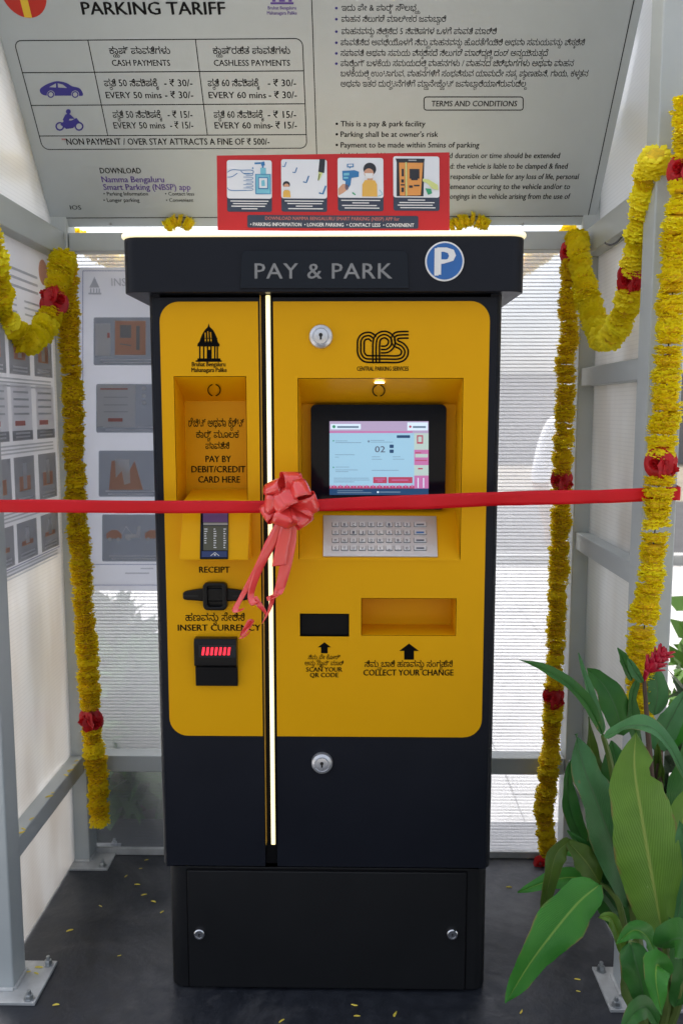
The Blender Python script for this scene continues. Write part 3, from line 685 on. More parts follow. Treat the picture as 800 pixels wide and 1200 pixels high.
# right side
lock(376, 394.5, rl, rdoor, -.0022); lock(377.3, 893.5, rl*.95, rdoor, -.0008)
RX0, RX1 = RREC[0][0], RREC[1][0]; rt = RREC[2][1]; rb = RREC[0][1]
zs2 = at(440, 474, RY).z; zs3 = at(440, 594, RY-.005).z
recess(RX0-e, RX1+e, [(-.0024, rt+e), (RY+.012, zs2), (RY+.012, zs3), (-.004, rb+.001), (-.004, rb-.004), (-.0, rb-.004)], 'recess', rdoor)
FSr = Frame((0, -.0034, rt-.0022), (1, 0, 0), (0, -(RY+.0135), (rt-zs2)))
ring_on(443.5, 457.5, FSr, rdoor, 7)
p = at(444.5, 446.5, .01); mb = MB(); mb.lathe([(.0105, 0), (.0105, -.002), (0, -.002)], Frame((p.x, .015, rt-.0085), (1, 0, 0), (0, 1, 0)), 20); obj('recess_light', mb, M_spot, rdoor)
# screen
FSB = FY(RY-.012)
a = FSB.uv(364.5, 597); b = FSB.uv(523, 474); mb = MB(); add_holed(mb, FSB, [rrect(a[0], a[1], b[0], b[1], .012, 6)], -.022, .0, bevel=.001)
scr = obj('screen_housing', mb, M_gloss, rdoor)
def em(name, c, s=1.0): return mat(name, tuple(q*.3 for q in c), .3, emit=c, estr=s*.80)
E_b = em('screen_pale_blue', (.32, .55, .72), .55); E_p = em('screen_lilac', (.42, .34, .52), .55); E_n = em('screen_navy', (.01, .06, .16), .5); E_m = em('screen_maroon', (.42, .05, .11), .55); E_w = em('screen_white', (.62, .75, .88), .6)
E_g = em('screen_grey_text', (.16, .24, .34), .5); E_pk = em('screen_pink', (.55, .18, .42), .5); E_gr = em('screen_pale_green', (.45, .58, .55), .55); E_blk = em('screen_digits', (.08, .08, .14), .4); E_dg = em('screen_green', (.05, .35, .2), .4)
P = Print(FSB.shift(.0006), [E_b, E_p, E_n, E_m, E_w, E_g, E_pk, E_gr, E_blk, E_dg]); T = lambda *a, **k: P.text(*a, **k)
Rr_ = lambda x0, y0, x1, y1, m, l=.001, r=0: P.rect(365+x0/5, 470+y0/5, 365+x1/5, 470+y1/5, m, l, r)
Rr_(105, 118, 684, 550, E_b, .0004); Rr_(105, 118, 684, 188, E_p, .0006); Rr_(105, 176, 590, 186, E_pk, .0008); Rr_(112, 134, 288, 166, E_w, .0010, .8); Rr_(560, 125, 680, 172, E_w, .0010)
Rr_(150, 146, 276, 158, E_g, .0014); Rr_(592, 146, 668, 158, E_g, .0014); P.loops([disc(365+131/5, 470+150/5, 1.9, 12)], E_dg, .0014); P.loops([disc(365+577/5, 470+150/5, 1.5, 12)], E_m, .0014)
Rr_(600, 188, 684, 514, E_gr, .0008); Rr_(600, 285, 684, 375, E_pk, .0010); Rr_(606, 310, 680, 330, E_gr, .0012); Rr_(600, 436, 684, 514, E_pk, .0010); Rr_(616, 200, 652, 250, E_m, .0010); Rr_(623, 208, 645, 240, E_gr, .0012); Rr_(606, 345, 676, 350, E_m, .0014)
Rr_(606, 300, 640, 306, E_m, .0014); Rr_(622, 392, 650, 400, E_m, .0012); Rr_(620, 450, 626, 508, E_w, .0012); Rr_(652, 450, 658, 508, E_w, .0012)
Rr_(498, 200, 576, 216, E_n, .0012, .8); T('02', 365+370/5, 365+430/5, 470+300/5, 7.2, E_blk, .01)
for y in (255, 284): Rr_(456, y, 480, y+20, E_n, .0012, .8)
for x0, y0, x1 in ((140, 232, 210), (140, 242, 290), (345, 229, 425), (345, 239, 475), (352, 325, 400), (352, 339, 412), (475, 325, 520), (475, 339, 542), (137, 313, 252), (137, 327, 160), (140, 385, 220), (140, 402, 270), (140, 412, 215), (352, 404, 510), (130, 450, 335), (130, 461, 340), (130, 472, 250)): Rr_(x0, y0, x1, y0+2.6, E_g, .0012)
for x, y in ((128, 233), (128, 388)): P.loops([disc(365+x/5, 470+y/5, .9, 8)], E_dg, .0014)
P.loops([disc(365+334/5, 470+236/5, 1.4, 10)], E_g, .0014)
Rr_(360, 445, 441, 481, E_m, .0012, .6); Rr_(448, 445, 590, 481, E_m, .0012, .6); Rr_(372, 455, 430, 459, E_pk, .0014); Rr_(385, 466, 415, 470, E_pk, .0014); Rr_(468, 460, 565, 465, E_pk, .0014)
Rr_(105, 496, 600, 514, E_m, .0010); Rr_(105, 512, 684, 550, E_n, .0012)
for k in range(26): x = 108+k*19; Rr_(x, 490+(k*7 % 5), x+9, 506, E_pk if k % 2 else E_p, .0012)
Rr_(150, 523, 300, 527, E_g, .0016); Rr_(150, 534, 350, 539, E_g, .0016); Rr_(398, 530, 520, 536, E_g, .0016); P.loops([disc(365+388/5, 470+533/5, 1.2, 10)], E_w, .0016)
disp = P.done('display', scr)
# keypad on the sloping tray
FT = Frame((0, RY+.012, zs3), (1, 0, 0), (0, RY+.016, zs3-rb-.001)); FT = Frame((0, -.004, rb+.001), (1, 0, 0), (0, RY+.016, zs3-rb-.001))
c = [FT.uv(378.5, 653), FT.uv(512.5, 653.5), FT.uv(511, 606), FT.uv(378.5, 605)]
mb = MB(); mb.prism(c, FT, 0, .0045); kp = obj('keypad', mb, M_steel, rdoor, bev=.0012)
F2 = FT.shift(.0045); LEG = flat('key_legend', (.12, .13, .16)); leg = Print(F2.shift(.0034), [LEG, M_blue])
M_key = mat('key_steel', (.72, .74, .77), .35, metal=.6, var=.04, vscale=60)
well = Print(F2.shift(.0002), [flat('key_gap', (.10, .10, .12))])
rows = ['ABCDEF123', 'GHIJKL456', 'MNOPQR789', 'STUVWX,.0']
key_me = None; wide_me = None
for j, row in enumerate(rows):
    py = 614.7+j*9.25
    for i in range(10):
        px = 393+i*10.45 if i < 9 else 492; wd = 3.75 if i < 9 else 7.2
        a = F2.uv(px, py); kw = .0072 if i < 9 else .0138
        me_ = key_me if i < 9 else wide_me; well.poly(rrect(a[0]-kw-.0011, a[1]-.0079, a[0]+kw+.0011, a[1]+.0079, .0024, 2), well.mats[0], .0)
        if me_ is None:
            mb = MB(); mb.prism(rrect(a[0]-kw, a[1]-.0068, a[0]+kw, a[1]+.0068, .0018, 2), F2, -.0005, .003); o = obj('key', mb, M_key, kp, org=F2.pt(a[0], a[1]), bev=.0007)
            if i < 9: key_me = o
            else: wide_me = o
        else:
            o = me_.copy(); scene.collection.objects.link(o); o.parent = kp; o.location = F2.pt(a[0], a[1]) - wo(kp)
        if i < 9: leg.text(row[i], px-1.3, px+1.3, py+1.6, 3.2, LEG, .02, lift=.0003)
        else: leg.rect(px-4.6, py-1.0, px+4.6, py+.8, M_blue if j == 1 else LEG, .0003)
leg.done('key_legends', kp); well.done('key_gaps', kp)
# change tray and code reader window
def niche(op, depth, m, name, slope=0):
    (x0, z0), (x1, _), (_, z1), _2 = op
    mb = MB(); n = 4; prof = [(-.0024, z1+e), (depth, z1+e), (depth, z0+slope), (-.0024, z0-e)]
    L = [V3((x0-e, y, z)) for y, z in prof]; R_ = [V3((x1+e, y, z)) for y, z in prof]
    mb.add(L+R_, [(i, n+i, n+i+1, i+1) for i in range(3)] + [(0, 1, 2, 3), (7, 6, 5, 4)]); return obj(name, mb, m, rdoor, smooth=20)
niche(TRAY, .085, M_yel, 'change_tray', .004)
niche(BARC, .03, M_gap, 'code_reader_niche')
mb = MB(); (x0, z0), (x1, _), (_, z1), _2 = BARC; mb.box((x0, .006, z0), (x1, .010, z1)); obj('reader_window', mb, M_gap, rdoor)
P = Print(FA, [M_ink]); T = lambda *a, **k: P.text(*a, **k)
def arrow(cx, y0, y1, w):
    h = y1-y0; P.px([(cx, y0), (cx+w, y0+h*.46), (cx+w*.5, y0+h*.46), (cx+w*.5, y1), (cx-w*.5, y1), (cx-w*.5, y0+h*.46), (cx-w, y0+h*.46)], M_ink)
arrow(380, 752.5, 765.5, 7.8); arrow(479, 754, 773, 11.5)
T('ನಿಮ್ಮ ಪೇ ಕೋಡ್', 361, 399, 772.5, 5, M_ink, .012); T('ಅನ್ನು ಸ್ಕ್ಯಾನ್ ಮಾಡಿ', 357, 402.5, 779.5, 5, M_ink, .012); T('SCAN YOUR', 358.5, 401, 787, 5.2, M_ink, .035); T('QR CODE', 363, 396.5, 793.5, 5.2, M_ink, .035)
T('ನಿಮ್ಮ ಬಾಕಿ ಹಣವನ್ನು ಸಂಗ್ರಹಿಸಿ', 427, 530, 781.5, 7.2, M_ink, .012); T('COLLECT YOUR CHANGE', 425.5, 531, 791.5, 7, M_ink, .035)
T('CENTRAL PARKING SERVICES', 418, 478.5, 434.5, 5, M_ink, .035)
# three-line monogram
paths = [[(438, 397.5), (433, 393.5), (426.5, 394.5), (423, 399), (422.6, 406), (423, 414), (427, 419.5), (434, 420.8), (452, 420.8), (466, 420.8), (472.5, 417.5), (474, 411), (470, 405.5), (464, 402.5), (461.8, 398), (464, 393.6), (470, 392.5), (478.5, 392.4)],
         [(440.6, 425), (440.6, 404), (442.5, 396), (448, 392.4), (454, 393.2), (458.5, 398), (458, 404.5), (453, 409.2), (446, 409.6)]]
for k, pth in enumerate(paths):
    c2 = [(p.x, p.y) for p in catmull([V3((a, b, 0)) for a, b in pth], 4)]
    if k == 1: P.mats.append(M_yel) if M_yel not in P.mats else None; P.line(c2, 11, M_yel, .0008)
    for off in (-3.9, 0, 3.9):
        q = []
        for i, p in enumerate(c2):
            a = c2[max(i-1, 0)]; b = c2[min(i+1, len(c2)-1)]; dx, dy = b[0]-a[0], b[1]-a[1]; l = math.hypot(dx, dy) or 1
            q.append((p[0]-dy/l*off, p[1]+dx/l*off))
        P.line(q, 2.0, M_ink, .0008+k*.0006)
P.done('lettering', rdoor)

# head of the kiosk
HX0, HX1 = at(142, 310, -.035).x, at(616, 310, -.035).x
def rplan(x0, x1, y0, y1, r): return rrect(x0, y0, x1, y1, r, 10, 'ab')
mb = MB(); mb.prism(rplan(HX0, HX1, -.035, DEP+.03, .035), FP, ZHb, ZHt); head = obj('head_box', mb, M_black, kiosk, bev=.002)
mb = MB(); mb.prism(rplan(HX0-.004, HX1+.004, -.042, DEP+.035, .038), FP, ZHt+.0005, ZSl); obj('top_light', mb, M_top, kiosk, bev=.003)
FH = FY(-.035)
mb = MB(); add_holed(mb, FH, [[FH.uv(*p) for p in ((281, 338.5), (479, 338.5), (477, 297), (472.5, 294), (288, 294), (284, 297))]], 0, .004, bevel=.001); npl = obj('name_plate', mb, M_gloss, head)
P = Print(FH.shift(.0042), [M_silver]); P.text('PAY & PARK', 298.5, 459.5, 326.5, 18, M_silver, .012, lift=.0012, space=1.08); P.done('lettering', npl)
c = FH.uv(520.5, 306.5); r = at(543.3, 306, -.035).x - c[0]
FC = Frame(FH.pt(c[0], c[1]), (1, 0, 0), (0, 0, 1))
mb = MB(); mb.lathe([(r, 0), (r, .002), (r*.985, .0026), (0, .0026)], FC, 56); pd = obj('parking_symbol', mb, M_white, head)
mb = MB(); mb.lathe([(r*.915, .0026), (r*.915, .0032), (0, .0032)], FC, 56); obj('blue_disc', mb, M_blue, pd)
P = Print(FH.shift(.0034), [M_white]); P.text('P', 508.5, 533.5, 322.5, 32.5, M_white, .035, lift=.0006); P.done('letter_p', pd)
M_side_line = M_black

# ------------------------------------------------------------------ red placard leaning on top of the kiosk
yaw = R(-6)
pc = at(391, 269.5, .03)
FPl = Frame((pc.x, .03, ZSl+.001), (math.cos(yaw), math.sin(yaw), 0), (0, .06, 1))
plc = thing('instruction_placard', 'red placard with four white picture cards standing on top of the kiosk', 'placard', (pc.x, .03, ZSl+.001))
q = [FPl.uv(255, 270.5), FPl.uv(526.5, 270.5), FPl.uv(527, 177.5), FPl.uv(254.5, 183)]
q = [(a, max(b, 0)) for a, b in q]
mb = MB(); mb.prism(q, FPl, -.004, 0); obj('board', mb, M_fred, plc, bev=.0008)
SKN = flat('print_skin', (.60, .32, .20)); CYA = flat('print_cyan', (.18, .50, .62)); ORA = flat('print_orange', (.72, .30, .07)); AMB = flat('print_amber', (.72, .42, .08)); GRY = flat('print_grey', (.35, .36, .38)); BL2 = flat('print_blue', (.03, .18, .42)); DK = flat('print_dark', (.02, .022, .03)); WT = flat('print_white', (.78, .78, .78)); GRN = flat('print_green', (.04, .35, .16)); LIM = flat('print_lime', (.62, .68, .25)); COR = flat('print_coral', (.50, .16, .13))
P = Print(FPl, [M_card, M_navy, SKN, CYA, ORA, AMB, GRY, BL2, DK, WT, GRN, LIM, COR]); T = lambda *a, **k: P.text(*a, **k)
CAP = [('WASH OR SANITISE HANDS BEFORE', 'AND AFTER USING THE SCREEN'), ('USE A PEN OR STYLUS', 'TO AVOID DIRECT CONTACT'), ('MAINTAIN DISTANCE AND WEAR', 'A MASK AT THE KIOSK'), ('PLEASE DO NOT TOUCH', 'WITHOUT GLOVES')]
cards = [(266.5, 188.5, 319, 233.5), (330, 187.2, 383.5, 233), (396, 185, 449.5, 231.8), (461, 182.8, 515, 231)]
for k, (x0, y0, x1, y1) in enumerate(cards):
    P.rect(x0, y1-6, x1, y1+15.5, M_navy, .0005, 2.5); P.rect(x0, y0, x1, y1, M_card, .0010, 2.8)
    for j in range(4): P.rect(x0+4+(j*3 % 5), y1+2.4+j*3, x1-4-(j*2 % 5), y1+3.5+j*3, WT, .0010) if (k+j) % 4 != 3 else P.rect(x0+17, y1+2.4+j*3, x1-17, y1+3.5+j*3, WT, .0010)
W = lambda pts, m, w=.8, sm=True, l=.0016: P.line(pts, w, m, l, smooth=sm)
Z = lambda pts, m, l=.0014: P.loops([pts], m, l)
s1 = lambda x, y: (250+x/5.714, 175+y/5.714)
# card 1: hands and soap bottle
W([s1(*p) for p in ((98, 160), (130, 143), (190, 145), (262, 145), (268, 165), (215, 170), (188, 150))], BL2); W([s1(*p) for p in ((98, 192), (130, 188), (165, 165))], BL2)
for y in (180, 205, 230, 255, 278): W([s1(205, y-14), s1(262, y-12), s1(264, y), s1(222, y+2)], BL2, .6)
W([s1(98, 262), s1(120, 280), s1(225, 280)], BL2)
Z([s1(287, 172), s1(386, 172), s1(386, 303), s1(287, 303)], CYA); Z([s1(304, 192), s1(370, 192), s1(370, 270), s1(304, 270)], BL2, .0018); Z([s1(310, 198), s1(364, 198), s1(364, 264), s1(310, 264)], M_card, .0022); Z([s1(325, 215), s1(347, 210), s1(350, 250), s1(327, 252)], CYA, .0026)
W([s1(287, 303), s1(287, 172), s1(386, 172), s1(386, 303), s1(287, 303)], BL2, 1, False, .0020); Z([s1(318, 128), s1(356, 128), s1(356, 170), s1(318, 170)], CYA); Z([s1(322, 92), s1(345, 85), s1(350, 112), s1(325, 114)], BL2); W([s1(280, 99), s1(322, 97)], BL2, 2, False); W([s1(335, 112), s1(335, 128)], BL2, 2, False); Z([s1(268, 122), s1(274, 132), s1(266, 138), s1(262, 130)], BL2)
# card 2: pen and ticks
for (x, y, s_) in ((480, 120, 1), (550, 160, 1.1), (625, 225, 1.4), (735, 300, 1.7)): W([s1(x-15*s_, y-18*s_*.2), s1(x, y), s1(x+12*s_, y-32*s_)], BL2, 1.1*s_, False)
Z([s1(715, 66), s1(752, 66), s1(745, 160), s1(705, 155)], DK); Z([s1(708, 150), s1(735, 160), s1(712, 210), s1(700, 205)], LIM); Z([s1(712, 165), s1(718, 167), s1(706, 215), s1(702, 210)], DK, .0018)
Z([(250+a/5.714, 175+b/5.714) for a, b in disc(492, 240, 24, 16)], DK, .0014); Z([(250+a/5.714, 175+b/5.714) for a, b in disc(492, 252, 19, 16)], SKN, .0018); Z([s1(472, 255), s1(512, 255), s1(508, 272), s1(476, 272)], M_card, .0022); Z([s1(468, 325), s1(520, 325), s1(516, 285), s1(505, 276), s1(480, 276), s1(470, 287)], AMB)
# card 3: thermometer gun and man
s3 = lambda x, y: (400+x/5.714, 175+y/5.714)
Z([s3(8, 145), s3(90, 140), s3(120, 150), s3(118, 185), s3(70, 192), s3(62, 240), s3(38, 275), s3(25, 262), s3(30, 215), s3(10, 205)], BL2); Z([s3(18, 160), s3(55, 158), s3(55, 175), s3(18, 177)], CYA, .0018); Z([s3(18, 186), s3(48, 186), s3(48, 197), s3(18, 198)], CYA, .0018); Z([s3(40, 98), s3(85, 96), s3(85, 120), s3(66, 122), s3(58, 130), s3(55, 122), s3(40, 122)], BL2); Z([s3(48, 103), s3(78, 102), s3(78, 114), s3(48, 115)], M_card, .0018)
Z([s3(-20, 265), s3(10, 232), s3(45, 235), s3(50, 265), s3(10, 295), s3(-18, 310)], SKN)
Z([(400+a/5.714, 175+b/5.714) for a, b in disc(192, 132, 43, 22)], DK); Z([(400+a/5.714, 175+b/5.714) for a, b in disc(186, 160, 32, 20)], SKN, .0018); Z([s3(158, 160), s3(215, 160), s3(208, 195), s3(166, 195)], WT, .0022); Z([s3(175, 190), s3(212, 190), s3(212, 215), s3(175, 215)], SKN, .0018)
Z([s3(140, 316), s3(242, 316), s3(240, 235), s3(225, 208), s3(160, 206), s3(142, 235)], AMB, .0020); W([s3(255, 270), s3(275, 300), s3(240, 314)], CYA, .8); W([s3(75, 290), s3(95, 305)], GRN, 1.6)
# card 4: orange machine and glove
Z([s3(365, 60), s3(560, 60), s3(556, 85), s3(550, 312), s3(370, 312), s3(372, 85)], DK); Z([s3(388, 88), s3(430, 88), s3(428, 308), s3(392, 308)], ORA, .0018); Z([s3(442, 88), s3(548, 88), s3(532, 305), s3(440, 308)], ORA, .0018)
for b in ((458, 130, 524, 195), (468, 195, 512, 205), (454, 240, 478, 256), (486, 236, 524, 246), (402, 200, 420, 222), (398, 232, 424, 242), (402, 255, 420, 285), (405, 130, 420, 180)): Z([s3(b[0], b[1]), s3(b[2], b[1]), s3(b[2], b[3]), s3(b[0], b[3])], DK, .0022)
Z([s3(430, 85), s3(440, 85), s3(440, 310), s3(432, 310)], LIM, .0020); Z([s3(450, 68), s3(505, 68), s3(505, 76), s3(450, 76)], GRY, .0020)
Z([s3(545, 195), s3(585, 200), s3(645, 235), s3(650, 270), s3(610, 262), s3(575, 225), s3(545, 212)], LIM, .0022); Z([s3(562, 258), s3(600, 262), s3(608, 292), s3(580, 302)], GRN, .0018)
P.rect(290, 252.5, 490, 267.5, M_navy, .0006, 2.2)
T('DOWNLOAD NAMMA BENGALURU SMART PARKING (NBSP) APP for', 311, 468, 258.3, 4.0, COR, .02, lift=.0012); T('• PARKING INFORMATION  • LONGER PARKING  • CONTACT LESS  • CONVENIENT', 293.5, 485, 265.6, 4.2, WT, .025, lift=.0012)
P.done('printed_face', plc)

# ------------------------------------------------------------------ posters
pst = thing('instruction_poster', 'white poster with dark picture cards behind the kiosk beside the left rear post', 'poster', (at(130, 500, YB+.03).x, YB+.03, 1.0))
FQ = Frame((0, YB+.0305, 0), (1, 0, 0), (0, 0, 1))
PPA = mat('poster_paper', (.92, .93, .97), .6, var=.03, vscale=4, trans=.60)
x1p = 232
mb = MB(); a = FQ.uv(88, 692); b = FQ.uv(x1p, 313); mb.prism([(a[0], a[1]), (b[0], a[1]), (b[0], b[1]), (a[0], b[1])], FQ, 0, .0006); obj('sheet', mb, PPA, pst, smooth=0)
fl_ = lambda n, c: mat(n, c, .6, var=.03, vscale=20, trans=.5)
PG = fl_('poster_grey', (.40, .43, .48)); PO = fl_('poster_orange', (.78, .46, .34)); PB = fl_('poster_line_blue', (.36, .38, .54)); PL = fl_('poster_pale', (.82, .83, .87)); PR = fl_('poster_red', (.66, .30, .28)); PT = fl_('poster_text_grey', (.60, .62, .66)); PDK = fl_('poster_charcoal', (.44, .45, .48))  # print colours paled to paint in the milky haze of the panel
P = Print(FQ.shift(.0007), [PG, PO, PB, PL, PR, PT, PDK]); T = lambda *a, **k: P.text(*a, **k)
P.border(97, 317, x1p-6, 686, .5, .8, PB); P.rect(100, 661, x1p-8, 661.8, PB)
T('INSTRUCTIONS', 131, 216, 335, 9, PT, .01)
Z = lambda pts, m, l=.0008: P.loops([pts], m, l)
Z([(111, 324), (114, 331), (117, 337), (105, 337), (108, 331)], PT)
for x in (106, 109.5, 113, 116): P.rect(x, 338, x+1.4, 343, PT)
P.rect(104, 343, 119, 345, PT)
for x0, y0, x1, y1 in ((110, 372, 188, 428), (113, 450, 188, 507), (116, 528, 190, 582), (120, 603, 192, 658)):
    P.rect(x0, y0, x1, y1, PG, .0006, 2); 
    for j in range(2): P.rect(x0+8+j*3, y1-7+j*3.4, x1-8-j*2, y1-6+j*3.4, PL, .0010)
P.rect(112, 379, 130, 417, PL, .0010); P.rect(135, 376, 171, 416, PO, .0010); P.rect(141, 381, 154, 396, PG, .0014); P.rect(160, 382, 164, 410, PG, .0014); P.line([(141, 403), (154, 405)], 1.2, PG, .0014); P.rect(126, 390, 129, 396, PR, .0014)
P.rect(114, 451, 159, 500, PL, .0010); P.rect(118, 455, 150, 456.6, PR, .0014); P.rect(127, 490, 144, 494, PR, .0014)
for yy in (465, 474, 482): P.rect(122, yy, 150, yy+1, PT, .0014); P.loops([disc(169, yy-10, 2.6, 12)], PL, .0012)
Z([(128, 574), (131, 540), (136, 540), (150, 555), (158, 540), (168, 574)], PO, .0010); Z([(135, 538), (152, 538), (153, 566), (146, 568), (143, 552), (136, 560)], PL, .0014)
for xx, c_ in ((125, PO), (170, PO)): Z([(xx, 625), (xx+6, 621), (xx+13, 621), (xx+18, 626), (xx+18, 631), (xx, 631)], c_, .0010); P.loops([disc(xx+4, 632, 2.4, 12)], PL, .0014); P.loops([disc(xx+14, 632, 2.4, 12)], PL, .0014)
W2 = lambda pts, m, w: P.line(pts, w, m, .0014)
W2([(143, 626), (148, 617), (158, 629), (163, 628)], PL, 1.3); Z([(146, 626), (160, 626), (162, 616), (165, 617), (165, 630), (147, 631)], PL, .0012); P.loops([disc(151, 631, 2.6, 12)], PL, .0016)
P.rect(147, 671, 175, 672.3, PT); P.rect(165, 665.5, 180, 666.8, PT)
P.done('printed_face', pst)

XW = XLo+.030
pst2 = thing('instruction_poster', 'white poster with rows of grey picture cards on the left side wall behind the garland', 'poster', (XW, .3, 1.0))
FL = Frame((XW, 0, 0), (0, 1, 0), (0, 0, 1))       # normal +X
za = atx(55, 300, XW).z; zb2 = atx(60, 653, XW).z; ya, yb_ = .065, .545
mb = MB(); mb.prism([(ya, zb2), (yb_, zb2), (yb_, za), (ya, za)], FL, 0, .0006); obj('sheet', mb, PPA, pst2, smooth=0)
P = Print(FL.shift(.0007), [PG, PO, PB, PL, PR, PT, PDK])
def UR(y0, z0, y1, z1, m, l=.0005): P.poly([(y0, z0), (y1, z0), (y1, z1), (y0, z1)], m, l)
H = za-zb2
def zf_(t): return za-H*t
for t0 in (.09, .115, .14): UR(ya+.06, zf_(t0), yb_-.1, zf_(t0-.008), PT)
P.poly(disc(yb_-.055, zf_(.06), .034), PO)
for t, hgt in ((.17, .006), (.19, .006), (.21, .006)): UR(yb_-.20, zf_(t+hgt), yb_-.01, zf_(t), PT); UR(ya+.03, zf_(t+hgt), yb_-.25, zf_(t), PT)
cols = ((ya+.01, ya+.145), (ya+.165, ya+.30), (yb_-.15, yb_-.015))
bands = ((.24, .40, PG), (.43, .60, PL), (.65, .80, PG), (.85, .97, PG))
for bi, (t0, t1, m) in enumerate(bands):
    for ci, (c0, c1) in enumerate(cols):
        UR(c0, zf_(t1), c1, zf_(t0), PDK if m is PG else PL, .0006)
        if m is PG:
            UR(c0+.03, zf_(t1-.045), c1-.03, zf_(t0+.06), PO, .0009); UR(c0+.055, zf_(t1-.05), c1-.055, zf_(t0+.02), PL, .0012)
        else:
            UR(c0, zf_(t1), c1, zf_(t1-.03), PDK, .0010); UR(c0+.02, zf_(t1-.045), c1-.05, zf_(t1-.06), PR, .0010)
            for j in range(4): UR(c0+.015, zf_(t0+.02+j*.022), c1-.02, zf_(t0+.026+j*.022), PT, .0010)
        for j in range(2): UR(c0+.02, zf_(t1-.008-j*.011), c1-.02, zf_(t1-.014-j*.011), PL, .0014)
    for j in range(3): UR(ya+.05, zf_(t1+.012+j*.011), yb_-.03, zf_(t1+.017+j*.011), PT)
UR(ya+.01, zf_(.978), yb_-.01, zf_(.975), PB)
P.done('printed_face', pst2)

# ------------------------------------------------------------------ marigold garlands
def flower_mesh(seed, r=.034, h=.016, lay=5, pet=20, m=0):
    """ruffled marigold seen from the side: layers of notched petals round a short axis"""
    rnd = random.Random(seed); mb = MB()
    for L in range(lay):
        t = L/(lay-1); base = -.31 + .72*t; n = pet - abs(L-2)*3
        for k in range(n):
            a = 2*math.pi*(k+rnd.uniform(-.35, .35))/n + L*.4
            el = base + rnd.uniform(-.16, .16); rr = r*(1.0 - .16*t*t)*rnd.uniform(.86, 1.06); wd = rr*rnd.uniform(.17, .25)
            ca, sa = math.cos(a), math.sin(a); ur = V3((ca, sa, 0)); ut = V3((-sa, ca, 0)); uz = V3((0, 0, 1))
            z0 = h*(t-.5)*.6
            p0 = ur*(rr*.25) + uz*z0; p1 = ur*(rr*.72) + uz*(z0 + el*rr*.42); p2 = ur*rr + uz*(z0 + el*rr*.50 - .002 + rnd.uniform(-.002, .002))
            c = rnd.uniform(-.003, .003)
            mb.add([p0-ut*wd*.3, p0+ut*wd*.3, p1+ut*wd*.9+uz*c, p1-ut*wd*.9-uz*c, p2-ur*.003+ut*wd*.75-uz*.0015, p2+uz*.0008, p2-ur*.003-ut*wd*.75-uz*.0015], [(0, 1, 2, 3), (3, 2, 5), (2, 4, 5), (3, 5, 6)])
    mb.lathe([(.004, -h*.75), (r*.55, -h*.5), (r*.72, 0), (r*.55, h*.5), (.004, h*.65)], Frame((0, 0, 0), (1, 0, 0), (0, 1, 0)), 10, 1)
    return mb
def mk(name, mb, mats):
    me = bpy.data.meshes.new(name); me.from_pydata([tuple(v) for v in mb.v], [], mb.f)
    for m in mats: me.materials.append(m)
    me.polygons.foreach_set('material_index', mb.m); me.polygons.foreach_set('use_smooth', [True]*len(me.polygons)); return me
M_core = [mat('marigold_heart', (.74, .50, .012), .8, var=.3, vscale=90), mat('marigold_heart_deep', (.60, .36, .012), .8, var=.3, vscale=90)]
FLW = [[mk('marigold', flower_mesh(10*g_+i), [M_mari[g_], M_core[g_]]) for i in range(4)] for g_ in (0, 1)]
def rose_mesh(seed):
    rnd = random.Random(seed); mb = MB()
    for L in range(5):
        n = 4+L; rr = .0035+.0035*L
        for k in range(n):
            a = 2*math.pi*(k+rnd.uniform(-.2, .2))/n + L; rows = []
            for i in range(4):
                v = i/3; rad = rr*(.5+.75*v + .35*v*v*(L/4)); z = -.006 + .020*v*(1-.10*L) - .004*L*v*v
                rows.append([V3((math.cos(a+s_*(1.5/n)*math.pi*.8)*rad*(1+.08*abs(s_)), math.sin(a+s_*(1.5/n)*math.pi*.8)*rad*(1+.08*abs(s_)), z-abs(s_)**2*.003*v)) for s_ in (-1, -.4, .3, 1)])
            mb.grid(rows)
    return mb
ROSE = [mk('red_rose', rose_mesh(i), [M_rose]) for i in range(3)]
def inst(name, me, parent, p, axis, spin, sc):
    o = bpy.data.objects.new(name, me); scene.collection.objects.link(o); o.parent = parent; o.location = p - wo(parent)
    q = V3(axis).to_track_quat('Z', 'Y'); o.rotation_mode = 'QUATERNION'
    from mathutils import Quaternion
    o.rotation_quaternion = q @ Quaternion((0, 0, 1), spin); o.scale = sc if hasattr(sc, '__len__') else (sc, sc, sc); return o
